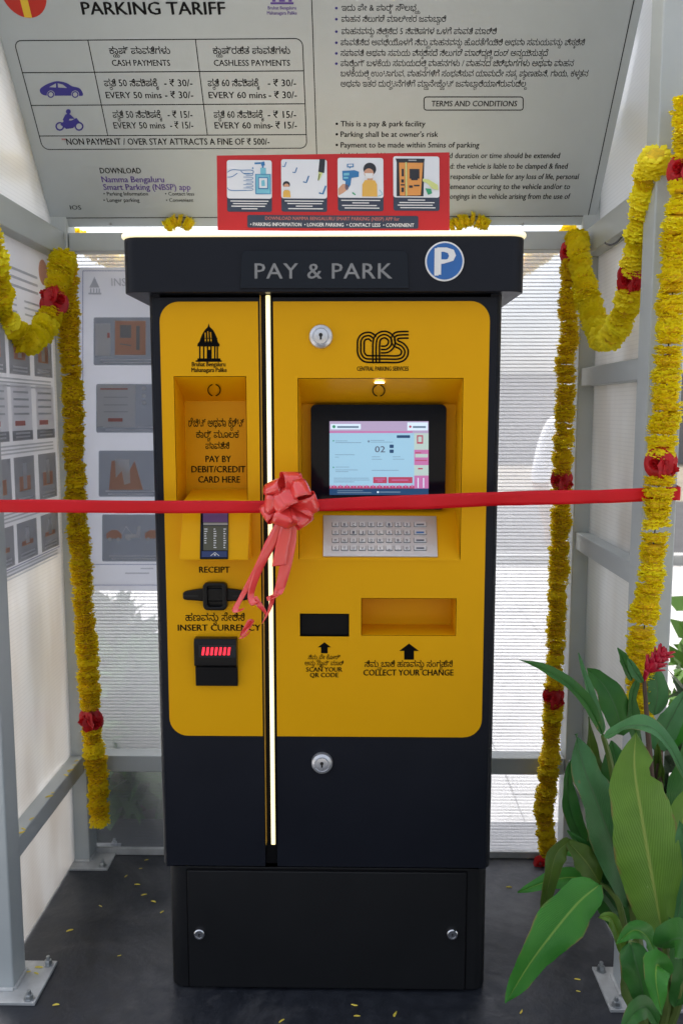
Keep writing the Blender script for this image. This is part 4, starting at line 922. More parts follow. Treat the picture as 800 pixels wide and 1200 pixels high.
def garland(label, ctrl, kind, rad=1.0, pitch=.020, roses=(), group='marigold garlands on the shelter', limit=None, sag=0, flat_=1.0, endcut=False):
    pts = catmull(ctrl, 14); root = thing('marigold_garland', label, 'garland', pts[0], group)
    d = [0]
    for a, b in zip(pts, pts[1:]): d.append(d[-1]+(b-a).length)
    def P_(s):
        for i in range(1, len(d)):
            if d[i] >= s or i == len(d)-1:
                t = (s-d[i-1])/max(d[i]-d[i-1], 1e-6); return pts[i-1].lerp(pts[i], min(max(t, 0), 1)), (pts[i]-pts[i-1]).normalized()
    mb = MB(); mb.tube([P_(d[-1]*k/30)[0] for k in range(31)], .0014, 5); obj('thread', mb, M_thread, root)
    s = 0; i = 0; drift = V3((0, 0, 0))
    rs = [(r_ if not isinstance(r_, tuple) else r_) for r_ in roses]
    while s < d[-1]:
        p, t = P_(s); tv = (t + V3([random.gauss(0, .09) for _ in range(3)])).normalized()
        if random.random() < .12: tv = (tv + V3([random.gauss(0, .16) for _ in range(3)])).normalized()
        drift = drift*.7 + V3([random.gauss(0, .0016) for _ in range(3)])
        k = rad*random.uniform(.88, 1.1)
        if not any(abs(s-r_) < .017 for r_ in rs):
            inst('marigold', random.choice(FLW[kind]), root, p+drift, tv*random.choice((1, 1, 1, -1)), random.uniform(0, 6.28), (k, k, k*random.uniform(.8, 1.15)*flat_))
        step = pitch*random.uniform(.82, 1.14)
        if random.random() < .05: step *= 1.35
        s += step; i += 1
    for r_ in rs:
        p, t = P_(r_); side = t.cross(V3((0, 1, 0))).normalized(); f = V3((0, -1, 0)); f = (f - t*f.dot(t)).normalized()
        for a_, up_ in ((-1, 0), (1, .1), (0, -.05)):
            dv = (side*a_*.8 + f*(.75 if a_ else 1.1)).normalized()
            inst('red_rose', random.choice(ROSE), root, p + side*a_*.017*rad + f*.017*rad + t*up_*.1, dv, random.uniform(0, 6), 1.2*rad)
        mb = MB(); mb.lathe([(.012, -.011), (.019, -.006), (.021, 0), (.019, .006), (.012, .011)], Frame(p, side, t.cross(side)), 12)
        obj('rose_band', mb, M_rose, root)
    return root
def arc_at(ctrl, target):
    """arc length along a garland at which it comes closest to a point"""
    pts = catmull(ctrl, 14); best = (9, 0); L = 0
    for a, b in zip(pts, pts[1:]):
        L += (b-a).length
        if (b-target).length < best[0]: best = ((b-target).length, L)
    return best[1]
def G(label, pix, kind, rose_px=(), **k):
    c = [at(x, y, Y) for x, y, Y in pix]
    return garland(label, c, kind, roses=[arc_at(c, at(x, y, Y)) for x, y, Y in rose_px], **k)
yb = YB-.075
G('long straight garland hanging down the left rear post', [(76, 300, yb), (80, 380, yb), (84, 450, yb), (88, 560, yb), (93, 640, yb), (101, 740, yb), (106, 830, yb), (112, 880, yb), (118, 964, yb)], 1, [(107, 841, yb)], rad=1.0, pitch=.0182)
G('curved swag looping along the left wall to the left rear post', [(-40, 150, .02), (-12, 290, .10), (2, 365, .20), (34, 400, .32), (58, 372, .42), (68, 335, .46), (75, 300, .485)], 0, [(68, 356, .45)], rad=1.08, pitch=.019)
G('long garland hanging by the right rear post from its top to the floor', [(669, 292, yb), (664, 400, yb), (660, 500, yb), (656, 600, yb), (652, 720, yb), (647, 830, yb), (643, 900, yb), (637, 960, yb), (641, 998, yb)], 1, [(661, 291, yb), (661, 562, yb), (648, 817, yb)], rad=.90, pitch=.0178)
G('curved swag between the right rear post and the right front post', [(675, 278, .50), (684, 330, .44), (698, 385, .36), (714, 398, .28), (732, 360, .20), (745, 300, .12), (756, 230, .04), (768, 180, -.03)], 0, [(741, 326, .16)], rad=1.0, pitch=.0188)
G('long bright garland in front of the right front post reaching the plant', [(806, 120, -.075), (801, 200, -.075), (791, 300, -.075), (783, 400, -.075), (777, 500, -.075), (767, 620, -.075), (758, 700, -.075), (750, 780, -.075), (746, 845, -.075)], 0, [(800, 201, -.075), (776, 541, -.075)], rad=.97, pitch=.0202)
# garlands on the outside, seen through the panels
OUT = 'marigold garlands on the outer faces of the shelter'
zt_ = ZT
garland('outer swag hanging across the rear behind the kiosk', [V3((XLo+.03, YB+.11, zt_+.02)), V3((-.50, YB+.11, zt_-.16)), V3((-.08, YB+.11, zt_-.24)), V3((.32, YB+.11, zt_-.16)), V3((XRi+.02, YB+.11, zt_+.03))], 1, pitch=.024, group=OUT)
garland('outer swag high on the right side panel near the roof', [V3((XRo+.06, -.02, 2.30)), V3((XRo+.06, .15, 2.10)), V3((XRo+.06, .34, 2.03)), V3((XRo+.06, .60, 2.18))], 0, pitch=.024, group=OUT)
garland('outer swag high on the left side panel near the roof', [V3((XLo-.06, -.02, 2.30)), V3((XLo-.06, .15, 2.12)), V3((XLo-.06, .34, 2.02)), V3((XLo-.06, .58, 2.05))], 1, pitch=.024, group=OUT)
garland('outer garland hanging straight down outside the left wall', [V3((XLo-.07, .40, 1.62)), V3((XLo-.07, .40, 1.1)), V3((XLo-.07, .41, .62))], 1, pitch=.024, group=OUT)
# short bunches lying on the rear rail behind the kiosk top
def bunch(label, x0, x1, py):
    a = at(x0, py, YB-.02); b = at(x1, py, YB-.02); z = ZT+.022
    garland(label, [V3((a.x, YB-.03, z-.01)), V3(((a.x+b.x)/2, YB-.035, z+.006)), V3((b.x, YB-.03, z-.012))], 0, rad=.62, pitch=.014, group='short marigold bunches on the rear rail')
bunch('short yellow bunch on the rear rail left of the red placard', 198, 226, 266); bunch('short yellow bunch on the rear rail right of the red placard', 530, 572, 268)

# ------------------------------------------------------------------ red ribbon and its bow
def strip(mb, path, widths, sides, k=8, wave=0, mi=0):
    """satin band through 3-D points with width and sideways direction at each"""
    n = len(path); pts = catmull(path, k); rows = []
    for i, p in enumerate(pts):
        s = min(i/k, n-1); j = min(int(s), n-2) if n > 1 else 0; t = s-j
        w = widths[j]*(1-t)+widths[j+1]*t; sd = (V3(sides[j])*(1-t)+V3(sides[j+1])*t).normalized()
        tg = (pts[min(i+1, len(pts)-1)]-pts[max(i-1, 0)]).normalized(); nn = tg.cross(sd).normalized()
        rows.append([p + sd*w*(q-.5) + nn*(wave*math.sin(i*.9+q*3)*abs(q-.5) + w*.02*math.cos((q-.5)*3.1)) for q in (0, .25, .5, .75, 1)])
    return mb.grid(rows, mi)
rb = thing('red_ribbon', 'wide red satin ribbon stretched across the front of the kiosk', 'ribbon', at(338, 592, -.06))
up = V3((0, 0, 1))
mb = MB(); Yr = -.062; y = lambda px, py: at(px, py, Yr)
strip(mb, [y(-60, 592), y(0, 593), y(60, 593), y(150, 594), y(240, 594), y(300, 594), y(322, 593)], [.0285, .0285, .0285, .0275, .0275, .027, .024], [(0, .1, 1), (0, -.15, 1), (0, .12, 1), (0, -.1, 1), (0, .18, 1), (0, -.1, 1), up], 10, .0022); obj('ribbon_band', mb, M_ribbon, rb, solid=.0004)
mb = MB(); strip(mb, [y(352, 592), y(372, 592), y(430, 590), y(500, 588), y(570, 585), y(640, 583), y(700, 582), y(760, 579.5), y(795, 578.5)], [.025, .0255, .030, .0315, .0315, .031, .030, .029, .028], [up, (0, .25, 1), (0, -.1, 1), (0, .12, 1), (0, -.22, 1), (0, .05, 1), (0, -.2, 1), (0, .1, 1), up], 8, .0022); obj('ribbon_band', mb, M_ribbon, rb, solid=.0004)
mb = MB(); pr = at(796, 578.5, Yr); mb2 = pr
strip(mb, [at(792, 578.5, Yr), at(796.5, 578.5, Yr+.006), V3((XRo+.004, YF+.02, pr.z)), V3((XRo+.003, YF+PW+.005, pr.z))], [.028]*4, [up]*4, 4); obj('ribbon_end', mb, M_ribbon, rb, solid=.0004)
bow = thing('ribbon_bow', 'coral red pull bow with curling tails tied at the middle of the ribbon', 'bow', at(338, 592, Yr-.01))
bc = at(337, 590, Yr-.012)
K = 1.86/FPX
def loop_(dx, dy, L, wid, open_, out, roll, wd=.036):
    """dx, dy: direction in the picture plane (y up); out: how far toward the viewer the loop leans"""
    d = V3((dx, -out, dy)).normalized(); s = d.cross(V3((0, -1, 0))).normalized(); nrm = s.cross(d).normalized()
    s2 = (s*math.cos(roll)+nrm*math.sin(roll)).normalized(); n2 = (nrm*math.cos(roll)-s*math.sin(roll)).normalized()
    mb = MB(); P_ = [bc, bc+d*L*.45-n2*open_*.9, bc+d*L*.9-n2*open_*.9, bc+d*L*1.02, bc+d*L*.88+n2*open_*.9, bc+d*L*.45+n2*open_*.7, bc+d*.002]
    strip(mb, P_, [.008, wd*.7, wd, wd, wd, wd*.7, .008], [s2]*7, 6, .0006); obj('bow_loop', mb, M_bow, bow, solid=.0004)
for a in ((-.55, .75, .048, .04, .014, .35, .5), (.15, 1.0, .056, .04, .015, .25, -.45), (.7, .7, .052, .04, .015, .6, .6), (1.0, .1, .056, .04, .011, .45, -.5), (1.0, -.25, .050, .04, .010, .3, .6),
          (-.95, .05, .042, .04, .010, .6, .1), (-.9, -.45, .048, .04, .009, .35, -.6), (-.25, -.85, .046, .04, .012, .9, .1), (.25, -.95, .042, .04, .012, .6, -.3), (.75, -.75, .05, .04, .010, .35, .5),
          (.1, .5, .034, .03, .013, 1.0, .9), (-.6, .1, .034, .03, .012, 1.2, -.8)):
    loop_(a[0], a[1], a[2]*1.22, a[3], a[4]*1.35, a[5], a[6], .040)
mb = MB(); mb.lathe([(.0, -.012), (.008, -.010), (.011, 0), (.008, .010), (0, .012)], Frame(bc, (1, 0, 0), (0, 0, 1)), 12); obj('bow_knot', mb, M_bow, bow)
def tail(pix, widths, sides, k=8):
    mb = MB(); strip(mb, [at(x, y_, Y) for x, y_, Y in pix], [w*K for w in widths], [V3(s) for s in sides], k, .0004); return obj('bow_tail', mb, M_bow, bow, solid=.0004)
H_ = (1, 0, .1); y0 = Yr-.008
tail([(331, 606, y0), (318, 632, y0), (306, 658, y0+.004), (293, 682, y0+.008), (283, 700, y0+.008), (276, 713, y0+.004), (279, 717, y0-.004), (284, 713, y0)], [12, 15, 14, 11, 9, 9, 9, 7], [(1, -.2, .35)]*8)
tail([(330, 612, y0-.004), (317, 640, y0-.006), (304, 665, y0-.004), (297, 685, y0), (294, 698, y0+.004), (297, 707, y0-.006), (303, 706, y0-.008)], [10, 14, 12, 9, 8, 9, 8], [(1, .1, .25)]*5+[(.8, -.3, .7)]*2)
tail([(298, 700, y0), (304, 709, y0-.003), (310, 716, y0), (312, 722, y0+.004)], [7, 7, 4, 1.5], [(.8, 0, .6)]*4)
tail([(337, 608, y0-.008), (334, 625, y0-.010), (330, 645, y0-.010), (327, 663, y0-.008)], [11, 15, 16, 17], [H_]*4)
tail([(342, 612, y0-.002), (339, 640, y0-.002), (333, 670, y0), (327, 692, y0+.002), (322, 700, y0-.008), (318, 702, y0-.004), (316, 698, y0)], [12, 15, 14, 12, 12, 11, 9], [H_]*4+[(1, -.3, .5)]*3)
tail([(330, 690, y0), (326, 698, y0-.008), (321, 696, y0-.008), (319, 703, y0), (316, 714, y0+.002), (311, 724, y0), (307, 731, y0)], [9, 9, 8, 7, 5, 3, 1], [(1, 0, .4)]*7)
tail([(296, 732, y0+.03), (291, 731, y0+.022), (286, 734, y0+.022), (285, 740, y0+.026), (290, 739, y0+.02), (294, 733, y0+.024)], [10, 14, 15, 14, 10, 7], [(.5, 0, .9)]*6)
tail([(293, 740, y0+.026), (289, 744, y0+.028), (284, 747, y0+.03), (280, 748, y0+.032)], [5, 4, 3, 1], [(.4, 0, .9)]*4)

# ------------------------------------------------------------------ ginger plant at the right front post
def leaf_mat(name, c, c2, rib, rough=.38):
    m = bpy.data.materials.new(name); m.use_nodes = True; nt = m.node_tree; N = nt.nodes; L = nt.links; b = N['Principled BSDF']
    uvn = N.new('ShaderNodeUVMap'); uvn.uv_map = 'uv'; sp = N.new('ShaderNodeSeparateXYZ'); L.new(uvn.outputs[0], sp.inputs[0])
    ab = N.new('ShaderNodeMath'); ab.operation = 'SUBTRACT'; ab.inputs[1].default_value = .5; L.new(sp.outputs[0], ab.inputs[0])
    a2 = N.new('ShaderNodeMath'); a2.operation = 'ABSOLUTE'; L.new(ab.outputs[0], a2.inputs[0])
    mr = N.new('ShaderNodeMapRange'); mr.inputs[1].default_value = .012; mr.inputs[2].default_value = .034; mr.inputs[3].default_value = 1; mr.inputs[4].default_value = 0; L.new(a2.outputs[0], mr.inputs[0])
    # side veins run obliquely from the midrib
    v1 = N.new('ShaderNodeMath'); v1.operation = 'MULTIPLY_ADD'; v1.inputs[1].default_value = -1.1; L.new(a2.outputs[0], v1.inputs[0]); L.new(sp.outputs[1], v1.inputs[2])
    v2 = N.new('ShaderNodeMath'); v2.operation = 'MULTIPLY'; v2.inputs[1].default_value = 150; L.new(v1.outputs[0], v2.inputs[0]); nz = N.new('ShaderNodeTexNoise'); nz.inputs['Scale'].default_value = 5; L.new(uvn.outputs[0], nz.inputs[0]); va = N.new('ShaderNodeMath'); va.operation = 'MULTIPLY_ADD'; va.inputs[1].default_value = 9; L.new(nz.outputs[0], va.inputs[0]); L.new(v2.outputs[0], va.inputs[2])
    v3 = N.new('ShaderNodeMath'); v3.operation = 'SINE'; L.new(va.outputs[0], v3.inputs[0])
    tc = N.new('ShaderNodeTexCoord'); ns = N.new('ShaderNodeTexNoise'); ns.inputs['Scale'].default_value = 14; ns.inputs['Detail'].default_value = 5; L.new(tc.outputs['Object'], ns.inputs[0])
    mx = N.new('ShaderNodeMix'); mx.data_type = 'RGBA'; mx.inputs[6].default_value = (*c, 1); mx.inputs[7].default_value = (*c2, 1)
    r2 = N.new('ShaderNodeMapRange'); r2.inputs[1].default_value = .35; r2.inputs[2].default_value = .65; L.new(ns.outputs[0], r2.inputs[0]); L.new(r2.outputs[0], mx.inputs[0])
    mv = N.new('ShaderNodeHueSaturation'); r3 = N.new('ShaderNodeMapRange'); r3.inputs[1].default_value = -1; r3.inputs[2].default_value = 1; r3.inputs[3].default_value = .96; r3.inputs[4].default_value = 1.03
    L.new(v3.outputs[0], r3.inputs[0]); L.new(r3.outputs[0], mv.inputs['Value']); L.new(mx.outputs[2], mv.inputs['Color'])
    m2 = N.new('ShaderNodeMix'); m2.data_type = 'RGBA'; m2.inputs[7].default_value = (*rib, 1); L.new(mr.outputs[0], m2.inputs[0]); L.new(mv.outputs[0], m2.inputs[6])
    # browned margin and a few dry specks
    ed = N.new('ShaderNodeMapRange'); ed.inputs[1].default_value = .455; ed.inputs[2].default_value = .5; L.new(a2.outputs[0], ed.inputs[0])
    n2 = N.new('ShaderNodeTexNoise'); n2.inputs['Scale'].default_value = 22; n2.inputs['Detail'].default_value = 3; L.new(tc.outputs['Object'], n2.inputs[0])
    e2 = N.new('ShaderNodeMapRange'); e2.inputs[1].default_value = .52; e2.inputs[2].default_value = .6; L.new(n2.outputs[0], e2.inputs[0])
    e3 = N.new('ShaderNodeMath'); e3.operation = 'MULTIPLY'; L.new(ed.outputs[0], e3.inputs[0]); L.new(e2.outputs[0], e3.inputs[1])
    e4 = N.new('ShaderNodeMapRange'); e4.inputs[1].default_value = .72; e4.inputs[2].default_value = .76; L.new(n2.outputs[0], e4.inputs[0])
    e5 = N.new('ShaderNodeMath'); e5.operation = 'MAXIMUM'; L.new(e3.outputs[0], e5.inputs[0]); L.new(e4.outputs[0], e5.inputs[1])
    m2b = N.new('ShaderNodeMix'); m2b.data_type = 'RGBA'; m2b.inputs[7].default_value = (.24, .17, .06, 1); L.new(e5.outputs[0], m2b.inputs[0]); L.new(m2.outputs[2], m2b.inputs[6]); m2 = m2b
    L.new(m2.outputs[2], b.inputs['Base Color']); b.inputs['Roughness'].default_value = rough; b.inputs['Specular IOR Level'].default_value = .35
    bp = N.new('ShaderNodeBump'); bp.inputs['Strength'].default_value = .25; bp.inputs['Distance'].default_value = .0015; L.new(v3.outputs[0], bp.inputs['Height']); L.new(bp.outputs[0], b.inputs['Normal'])
    tr = N.new('ShaderNodeBsdfTranslucent'); L.new(m2.outputs[2], tr.inputs[0]); ms = N.new('ShaderNodeMixShader'); ms.inputs[0].default_value = .3
    L.new(b.outputs[0], ms.inputs[1]); L.new(tr.outputs[0], ms.inputs[2]); L.new(ms.outputs[0], N['Material Output'].inputs[0]); return m
LM = {'light': leaf_mat('leaf_fresh_green', (.17, .33, .045), (.13, .27, .035), (.32, .42, .09)), 'mid': leaf_mat('leaf_mid_green', (.04, .22, .028), (.06, .26, .03), (.22, .40, .07), .33),
      'dark': leaf_mat('leaf_dark_green', (.03, .14, .025), (.05, .18, .03), (.06, .16, .05), .35), 'blue': leaf_mat('leaf_bluish_green', (.085, .25, .09), (.06, .18, .06), (.10, .20, .09), .4),
      'olive': leaf_mat('leaf_olive_green', (.09, .16, .02), (.06, .12, .02), (.16, .22, .05), .4)}
def leaf(parent, spine, wid, kind, face=(0, -1, .25), fold=.25, wav=.05, seed=0, notch=None, name='leaf', tipp=1.0):
    """spine: points from base to tip; wid: greatest width in metres"""
    rnd = random.Random(seed); pts = catmull(spine, max(4, int(26/len(spine)))); n = len(pts); rows = []; uvs = []; mb = MB(); ph = rnd.uniform(0, 6)
    fc = V3(face).normalized()
    for i, p in enumerate(pts):
        t = i/(n-1); tg = (pts[min(i+1, n-1)]-pts[max(i-1, 0)]).normalized(); sd = tg.cross(fc)
        sd = sd.normalized() if sd.length > .05 else V3((1, 0, 0)); nn = sd.cross(tg).normalized()
        w = wid/2*(math.sin(math.pi*min(1, t**.80))**.74)*(1-.22*t)*1.14*min(1, (1-t)*7)**.35 if 0 < t < 1 else .0008
        row = []
        for q in (-1, -.72, -.42, -.14, 0, .14, .42, .72, 1):
            ww = w*(1+(.035*math.sin(t*23+ph+q*2)+.02*math.sin(t*57+ph*2)))
            if notch and q*notch[1] > .5 and abs(t-notch[0]) < .06: ww *= .62
            off = abs(q)*fold*w + 1.5*wav*wid*math.sin(t*15+ph+(2 if q > 0 else 0))*abs(q)**2 - .12*w*(abs(q)**3)
            row.append(p + sd*q*ww + nn*off*(1 if q != 0 else 0) - (nn*.0012 if q == 0 else V3((0, 0, 0)))); uvs.append((.5+q/2, t))
        rows.append(row)
    mb.grid(rows); mb.uv = uvs
    return obj(name, mb, LM[kind], parent, smooth=60)
gp = thing('ginger_plant', 'broad-leaved ginger plant with one red flower beside the right front post', 'plant', (at(765, 1195, -.28).x, -.28, .0))
gx = WORG[gp.name].x
PL_ = lambda *p: [at(x, y_, Y) for x, y_, Y in p]
Q = 1.62/FPX
leaf(gp, PL_((776, 1098, -.30), (764, 1030, -.32), (752, 960, -.32), (743, 900, -.31), (745, 858, -.30)), 76*Q, 'light', (0.05, -1, .1), .10, .035, 1, (.72, 1))
leaf(gp, PL_((739, 1062, -.22), (724, 1010, -.24), (701, 945, -.24), (684, 900, -.23), (674, 860, -.20)), 58*Q, 'blue', (.5, -1, .15), .28, .06, 2)
leaf(gp, PL_((738, 1050, -.16), (735, 985, -.16), (726, 925, -.15), (716, 868, -.14)), 74*Q, 'dark', (-.2, -1, .1), .22, .05, 3)
leaf(gp, PL_((706, 862, -.20), (688, 826, -.21), (662, 799, -.22), (634, 783, -.23), (608, 773, -.24)), 18*Q, 'dark', (-.1, -.8, .9), .5, .04, 4)
leaf(gp, PL_((706, 860, -.18), (697, 835, -.18), (686, 800, -.17), (677, 765, -.16)), 15*Q, 'blue', (.7, -1, .0), .6, .03, 5)
leaf(gp, PL_((729, 862, -.12), (721, 830, -.12), (707, 803, -.11), (687, 783, -.10)), 38*Q, 'dark', (.1, -1, .4), .2, .05, 6)
leaf(gp, PL_((708, 864, -.24), (734, 851, -.27), (762, 852, -.30), (786, 878, -.32), (804, 918, -.33)), 24*Q, 'blue', (.1, -.6, 1), .4, .05, 7)
leaf(gp, PL_((702, 1037, -.34), (678, 1057, -.37), (650, 1090, -.40), (620, 1130, -.42), (592, 1176, -.43)), 52*Q, 'mid', (.45, -.9, .6), .10, .05, 8)
leaf(gp, PL_((668, 985, -.26), (652, 1000, -.28), (644, 1030, -.29), (633, 1080, -.29)), 26*Q, 'olive', (.3, -1, .1), .3, .04, 9)
leaf(gp, PL_((702, 1033, -.24), (670, 1028, -.24), (640, 1033, -.24), (606, 1046, -.24)), 24*Q, 'mid', (.1, -.8, .8), .2, .04, 10)
leaf(gp, PL_((703, 1036, -.26), (690, 1015, -.27), (678, 1000, -.27), (661, 982, -.26)), 34*Q, 'olive', (.1, -.7, .6), .2, .05, 11)
leaf(gp, PL_((712, 1045, -.22), (697, 1015, -.23), (682, 992, -.23), (664, 973, -.22)), 20*Q, 'dark', (.4, -.9, .5), .5, .04, 12)
leaf(gp, PL_((738, 1104, -.40), (745, 1130, -.42), (752, 1160, -.43), (752, 1187, -.43)), 36*Q, 'dark', (-.2, -1, .25), .25, .05, 13)
leaf(gp, PL_((776, 1110, -.40), (790, 1100, -.44), (812, 1105, -.46), (838, 1130, -.46)), 40*Q, 'dark', (0, -.8, .7), .2, .05, 14)
leaf(gp, PL_((790, 1060, -.26), (792, 1010, -.27), (800, 960, -.27), (812, 915, -.26)), 52*Q, 'light', (.1, -1, .2), .2, .05, 15)
leaf(gp, PL_((740, 797, -.14), (733, 782, -.15), (728, 770, -.15), (723, 759, -.15)), 17*Q, 'dark', (.6, -1, .1), .5, .03, 16)
leaf(gp, PL_((752, 800, -.16), (744, 788, -.17), (739, 778, -.17), (735, 771, -.17)), 12*Q, 'blue', (-.5, -1, .1), .5, .03, 17)
leaf(gp, PL_((766, 838, -.10), (770, 815, -.10), (768, 795, -.10), (764, 778, -.09)), 28*Q, 'blue', (0, -1, .2), .2, .04, 18)
leaf(gp, PL_((766, 880, -.12), (778, 858, -.13), (790, 835, -.13), (806, 806, -.12)), 30*Q, 'blue', (-.3, -1, .2), .3, .04, 19)
leaf(gp, PL_((745, 960, -.12), (755, 925, -.12), (752, 895, -.12), (738, 868, -.12)), 50*Q, 'dark', (.2, -1, .1), .2, .05, 20)
leaf(gp, PL_((790, 990, -.14), (800, 950, -.14), (806, 910, -.14), (800, 870, -.14)), 60*Q, 'dark', (0, -1, .2), .2, .05, 21)
leaf(gp, PL_((735, 1090, -.18), (712, 1050, -.18), (700, 1000, -.17), (698, 950, -.16)), 44*Q, 'dark', (.3, -1, 0), .3, .05, 22)
leaf(gp, PL_((760, 1190, -.36), (740, 1165, -.36), (733, 1130, -.35), (735, 1100, -.34)), 26*Q, 'olive', (.3, -1, 0), .4, .05, 23)
leaf(gp, PL_((690, 1000, -.13), (672, 960, -.13), (665, 925, -.12), (668, 890, -.12)), 24*Q, 'dark', (.3, -1, 0), .3, .05, 24)
leaf(gp, PL_((790, 1180, -.34), (800, 1150, -.34), (796, 1110, -.33), (784, 1075, -.32)), 34*Q, 'dark', (.1, -1, 0), .3, .05, 25)
leaf(gp, PL_((770, 1200, -.45), (756, 1180, -.47), (740, 1190, -.5), (726, 1215, -.52)), 22*Q, 'dark', (.1, -.8, .7), .3, .05, 26)
for (pp, w_, k_, f_, s_) in (
    (((742, 1010, -.13), (748, 960, -.13), (757, 915, -.13), (772, 880, -.12)), 30, 'mid', (-.4, -1, .2), 41),
    (((728, 1075, -.20), (706, 1045, -.22), (688, 1040, -.24), (668, 1062, -.26)), 22, 'blue', (.1, -.8, .8), 42),
    (((768, 1120, -.34), (758, 1098, -.36), (742, 1090, -.38), (722, 1106, -.40)), 24, 'mid', (.1, -.7, .8), 43),
    (((792, 1080, -.30), (800, 1040, -.31), (803, 1000, -.32), (796, 962, -.32)), 34, 'blue', (-.5, -1, .1), 44),
    (((716, 940, -.13), (704, 915, -.13), (692, 880, -.12), (690, 840, -.12)), 24, 'olive', (.5, -1, .1), 45),
    (((748, 880, -.11), (742, 850, -.11), (740, 820, -.11), (748, 790, -.10)), 20, 'dark', (.4, -1, .1), 46),
    (((786, 880, -.11), (792, 850, -.12), (801, 825, -.12), (812, 800, -.12)), 26, 'mid', (-.2, -1, .3), 47),
    (((780, 1150, -.42), (770, 1130, -.45), (768, 1150, -.48), (775, 1190, -.50)), 30, 'mid', (-.1, -.8, .6), 48),
    (((700, 1034, -.22), (684, 1010, -.21), (676, 1000, -.20), (660, 1002, -.19)), 20, 'mid', (.1, -.6, .9), 49),
    (((730, 1120, -.30), (722, 1090, -.32), (714, 1075, -.33), (700, 1075, -.34)), 16, 'light', (.2, -.9, .4), 50)):
    leaf(gp, PL_(*pp), w_*Q, k_, f_, .3, .07, s_)
M_stem = mat('green_stem', (.10, .15, .03), .5, var=.25, vscale=12); M_dry = mat('dry_sheath', (.085, .05, .035), .75, var=.35, vscale=20)
gz = V3((gx, -.30, .12))
def stem(pix, r0, r1, m=M_stem, foot=None):
    p = PL_(*pix); f = foot or V3((p[-1].x*.35+gx*.65, -.29, .10)); p = [f]+p[::-1]; p = catmull(p, 6)
    mb = MB(); mb.tube(p, [r0+(r1-r0)*i/(len(p)-1) for i in range(len(p))], 8); return obj('stem', mb, m, gp)
stem([(706, 862, -.20), (716, 900, -.19), (728, 980, -.20), (745, 1090, -.24)], .011, .005)
stem([(754, 795, -.16), (758, 850, -.16), (764, 930, -.17), (772, 1060, -.22)], .010, .004, M_dry)
stem([(702, 1036, -.26), (716, 1046, -.26), (730, 1080, -.27)], .008, .004); stem([(776, 1098, -.30), (780, 1130, -.30)], .011, .006); stem([(739, 1058, -.22), (750, 1110, -.25)], .009, .005)
stem([(771, 880, -.14), (772, 960, -.15), (778, 1060, -.20)], .013, .010, M_dry); stem([(790, 985, -.15), (790, 1080, -.2)], .012, .007); stem([(738, 1104, -.40), (748, 1120, -.36)], .007, .004)
for k, (x, y_) in enumerate(((748, 1150), (762, 1140), (776, 1135), (790, 1130))): stem([(x, y_, -.33), (x+4, y_+40, -.33)], .012, .009)
# dry curled sheaths
for x, y_, d in ((768, 905, 1), (775, 885, -1)): leaf(gp, PL_((x, y_+35, -.14), (x+2*d, y_+10, -.15), (x+5*d, y_-15, -.16)), 13*Q, 'olive', (d, -1, 0), .8, .08, 30+x, name='dry_leaf')
# red flower: overlapping pointed bracts leaning to the right
M_bract = mat('red_bract', (.60, .012, .045), .35, var=.2, vscale=50, trans=.25)
fb = at(757, 787, -.17); fax = (at(784, 757, -.17)-fb).normalized(); fl_len = .068
mb = MB(); mb.tube([at(754, 797, -.16), fb, fb+fax*.05], [.004, .006, .003], 8); fcore = obj('flower', mb, M_bract, gp)
rnd = random.Random(5)
for L in range(6):
    n = 5
    for k in range(n):
        a = 2*math.pi*k/n + L*.63; o1 = fax.orthogonal().normalized(); o2 = fax.cross(o1); rd = o1*math.cos(a)+o2*math.sin(a); s0 = fb+fax*(fl_len*(.02+.11*L)); ln = .027+rnd.uniform(-.003, .005)
        dirv = (fax*1.0+rd*(.62-.07*L)).normalized(); sd = dirv.cross(rd).normalized(); rows = []
        for i in range(6):
            t = i/5; w = .0095*math.sin(math.pi*(.15+.85*t))**.8+.0005; p = s0+rd*.004+dirv*ln*t+rd*(.005*t*t)
            rows.append([p-sd*w+rd*-.002, p+rd*.002, p+sd*w+rd*-.002])
        mb = MB(); mb.grid(rows); obj('bract', mb, M_bract, fcore, solid=.0006)
# pot standing below the picture edge
mb = MB(); mb.lathe([(.08, .001), (.09, .004), (.105, .07), (.111, .072), (.111, .082), (.10, .082), (.096, .07), (0, .065)], Frame((gx+.05, -.30, 0), (1, 0, 0), (0, 1, 0)), 36); obj('pot', mb, mat('black_nursery_pot', (.02, .02, .02), .6, var=.2), gp)

# ------------------------------------------------------------------ planting outside, seen through and past the panels
def bushy(mb, c, r, n, size, rnd, up=.2):
    for _ in range(n):
        d = V3([rnd.gauss(0, 1) for _ in range(3)]).normalized()*rnd.uniform(.45, 1)**.6; p = c+V3((d.x*r.x, d.y*r.y, d.z*r.z))
        a = V3([rnd.gauss(0, 1) for _ in range(3)])+V3((0, 0, up)); a.normalize(); b = a.orthogonal().normalized(); s_ = size*rnd.uniform(.6, 1.4)
        b.rotate(Matrix.Rotation(rnd.uniform(0, 6.28), 3, a))
        mb.add([p, p+a*s_*.5+b*s_*.24, p+a*s_, p+a*s_*.5-b*s_*.24], [(0, 1, 2, 3)])
def fol(name, c): return mat(name, c, .5, var=.35, vscale=4, trans=.3)
FG = [fol('foliage_deep', (.05, .15, .03)), fol('foliage_bright', (.09, .20, .03)), fol('foliage_grey', (.06, .10, .05))]
M_bark = mat('bark', (.10, .075, .05), .9, var=.3, vscale=10, bump=.6, bscale=25)
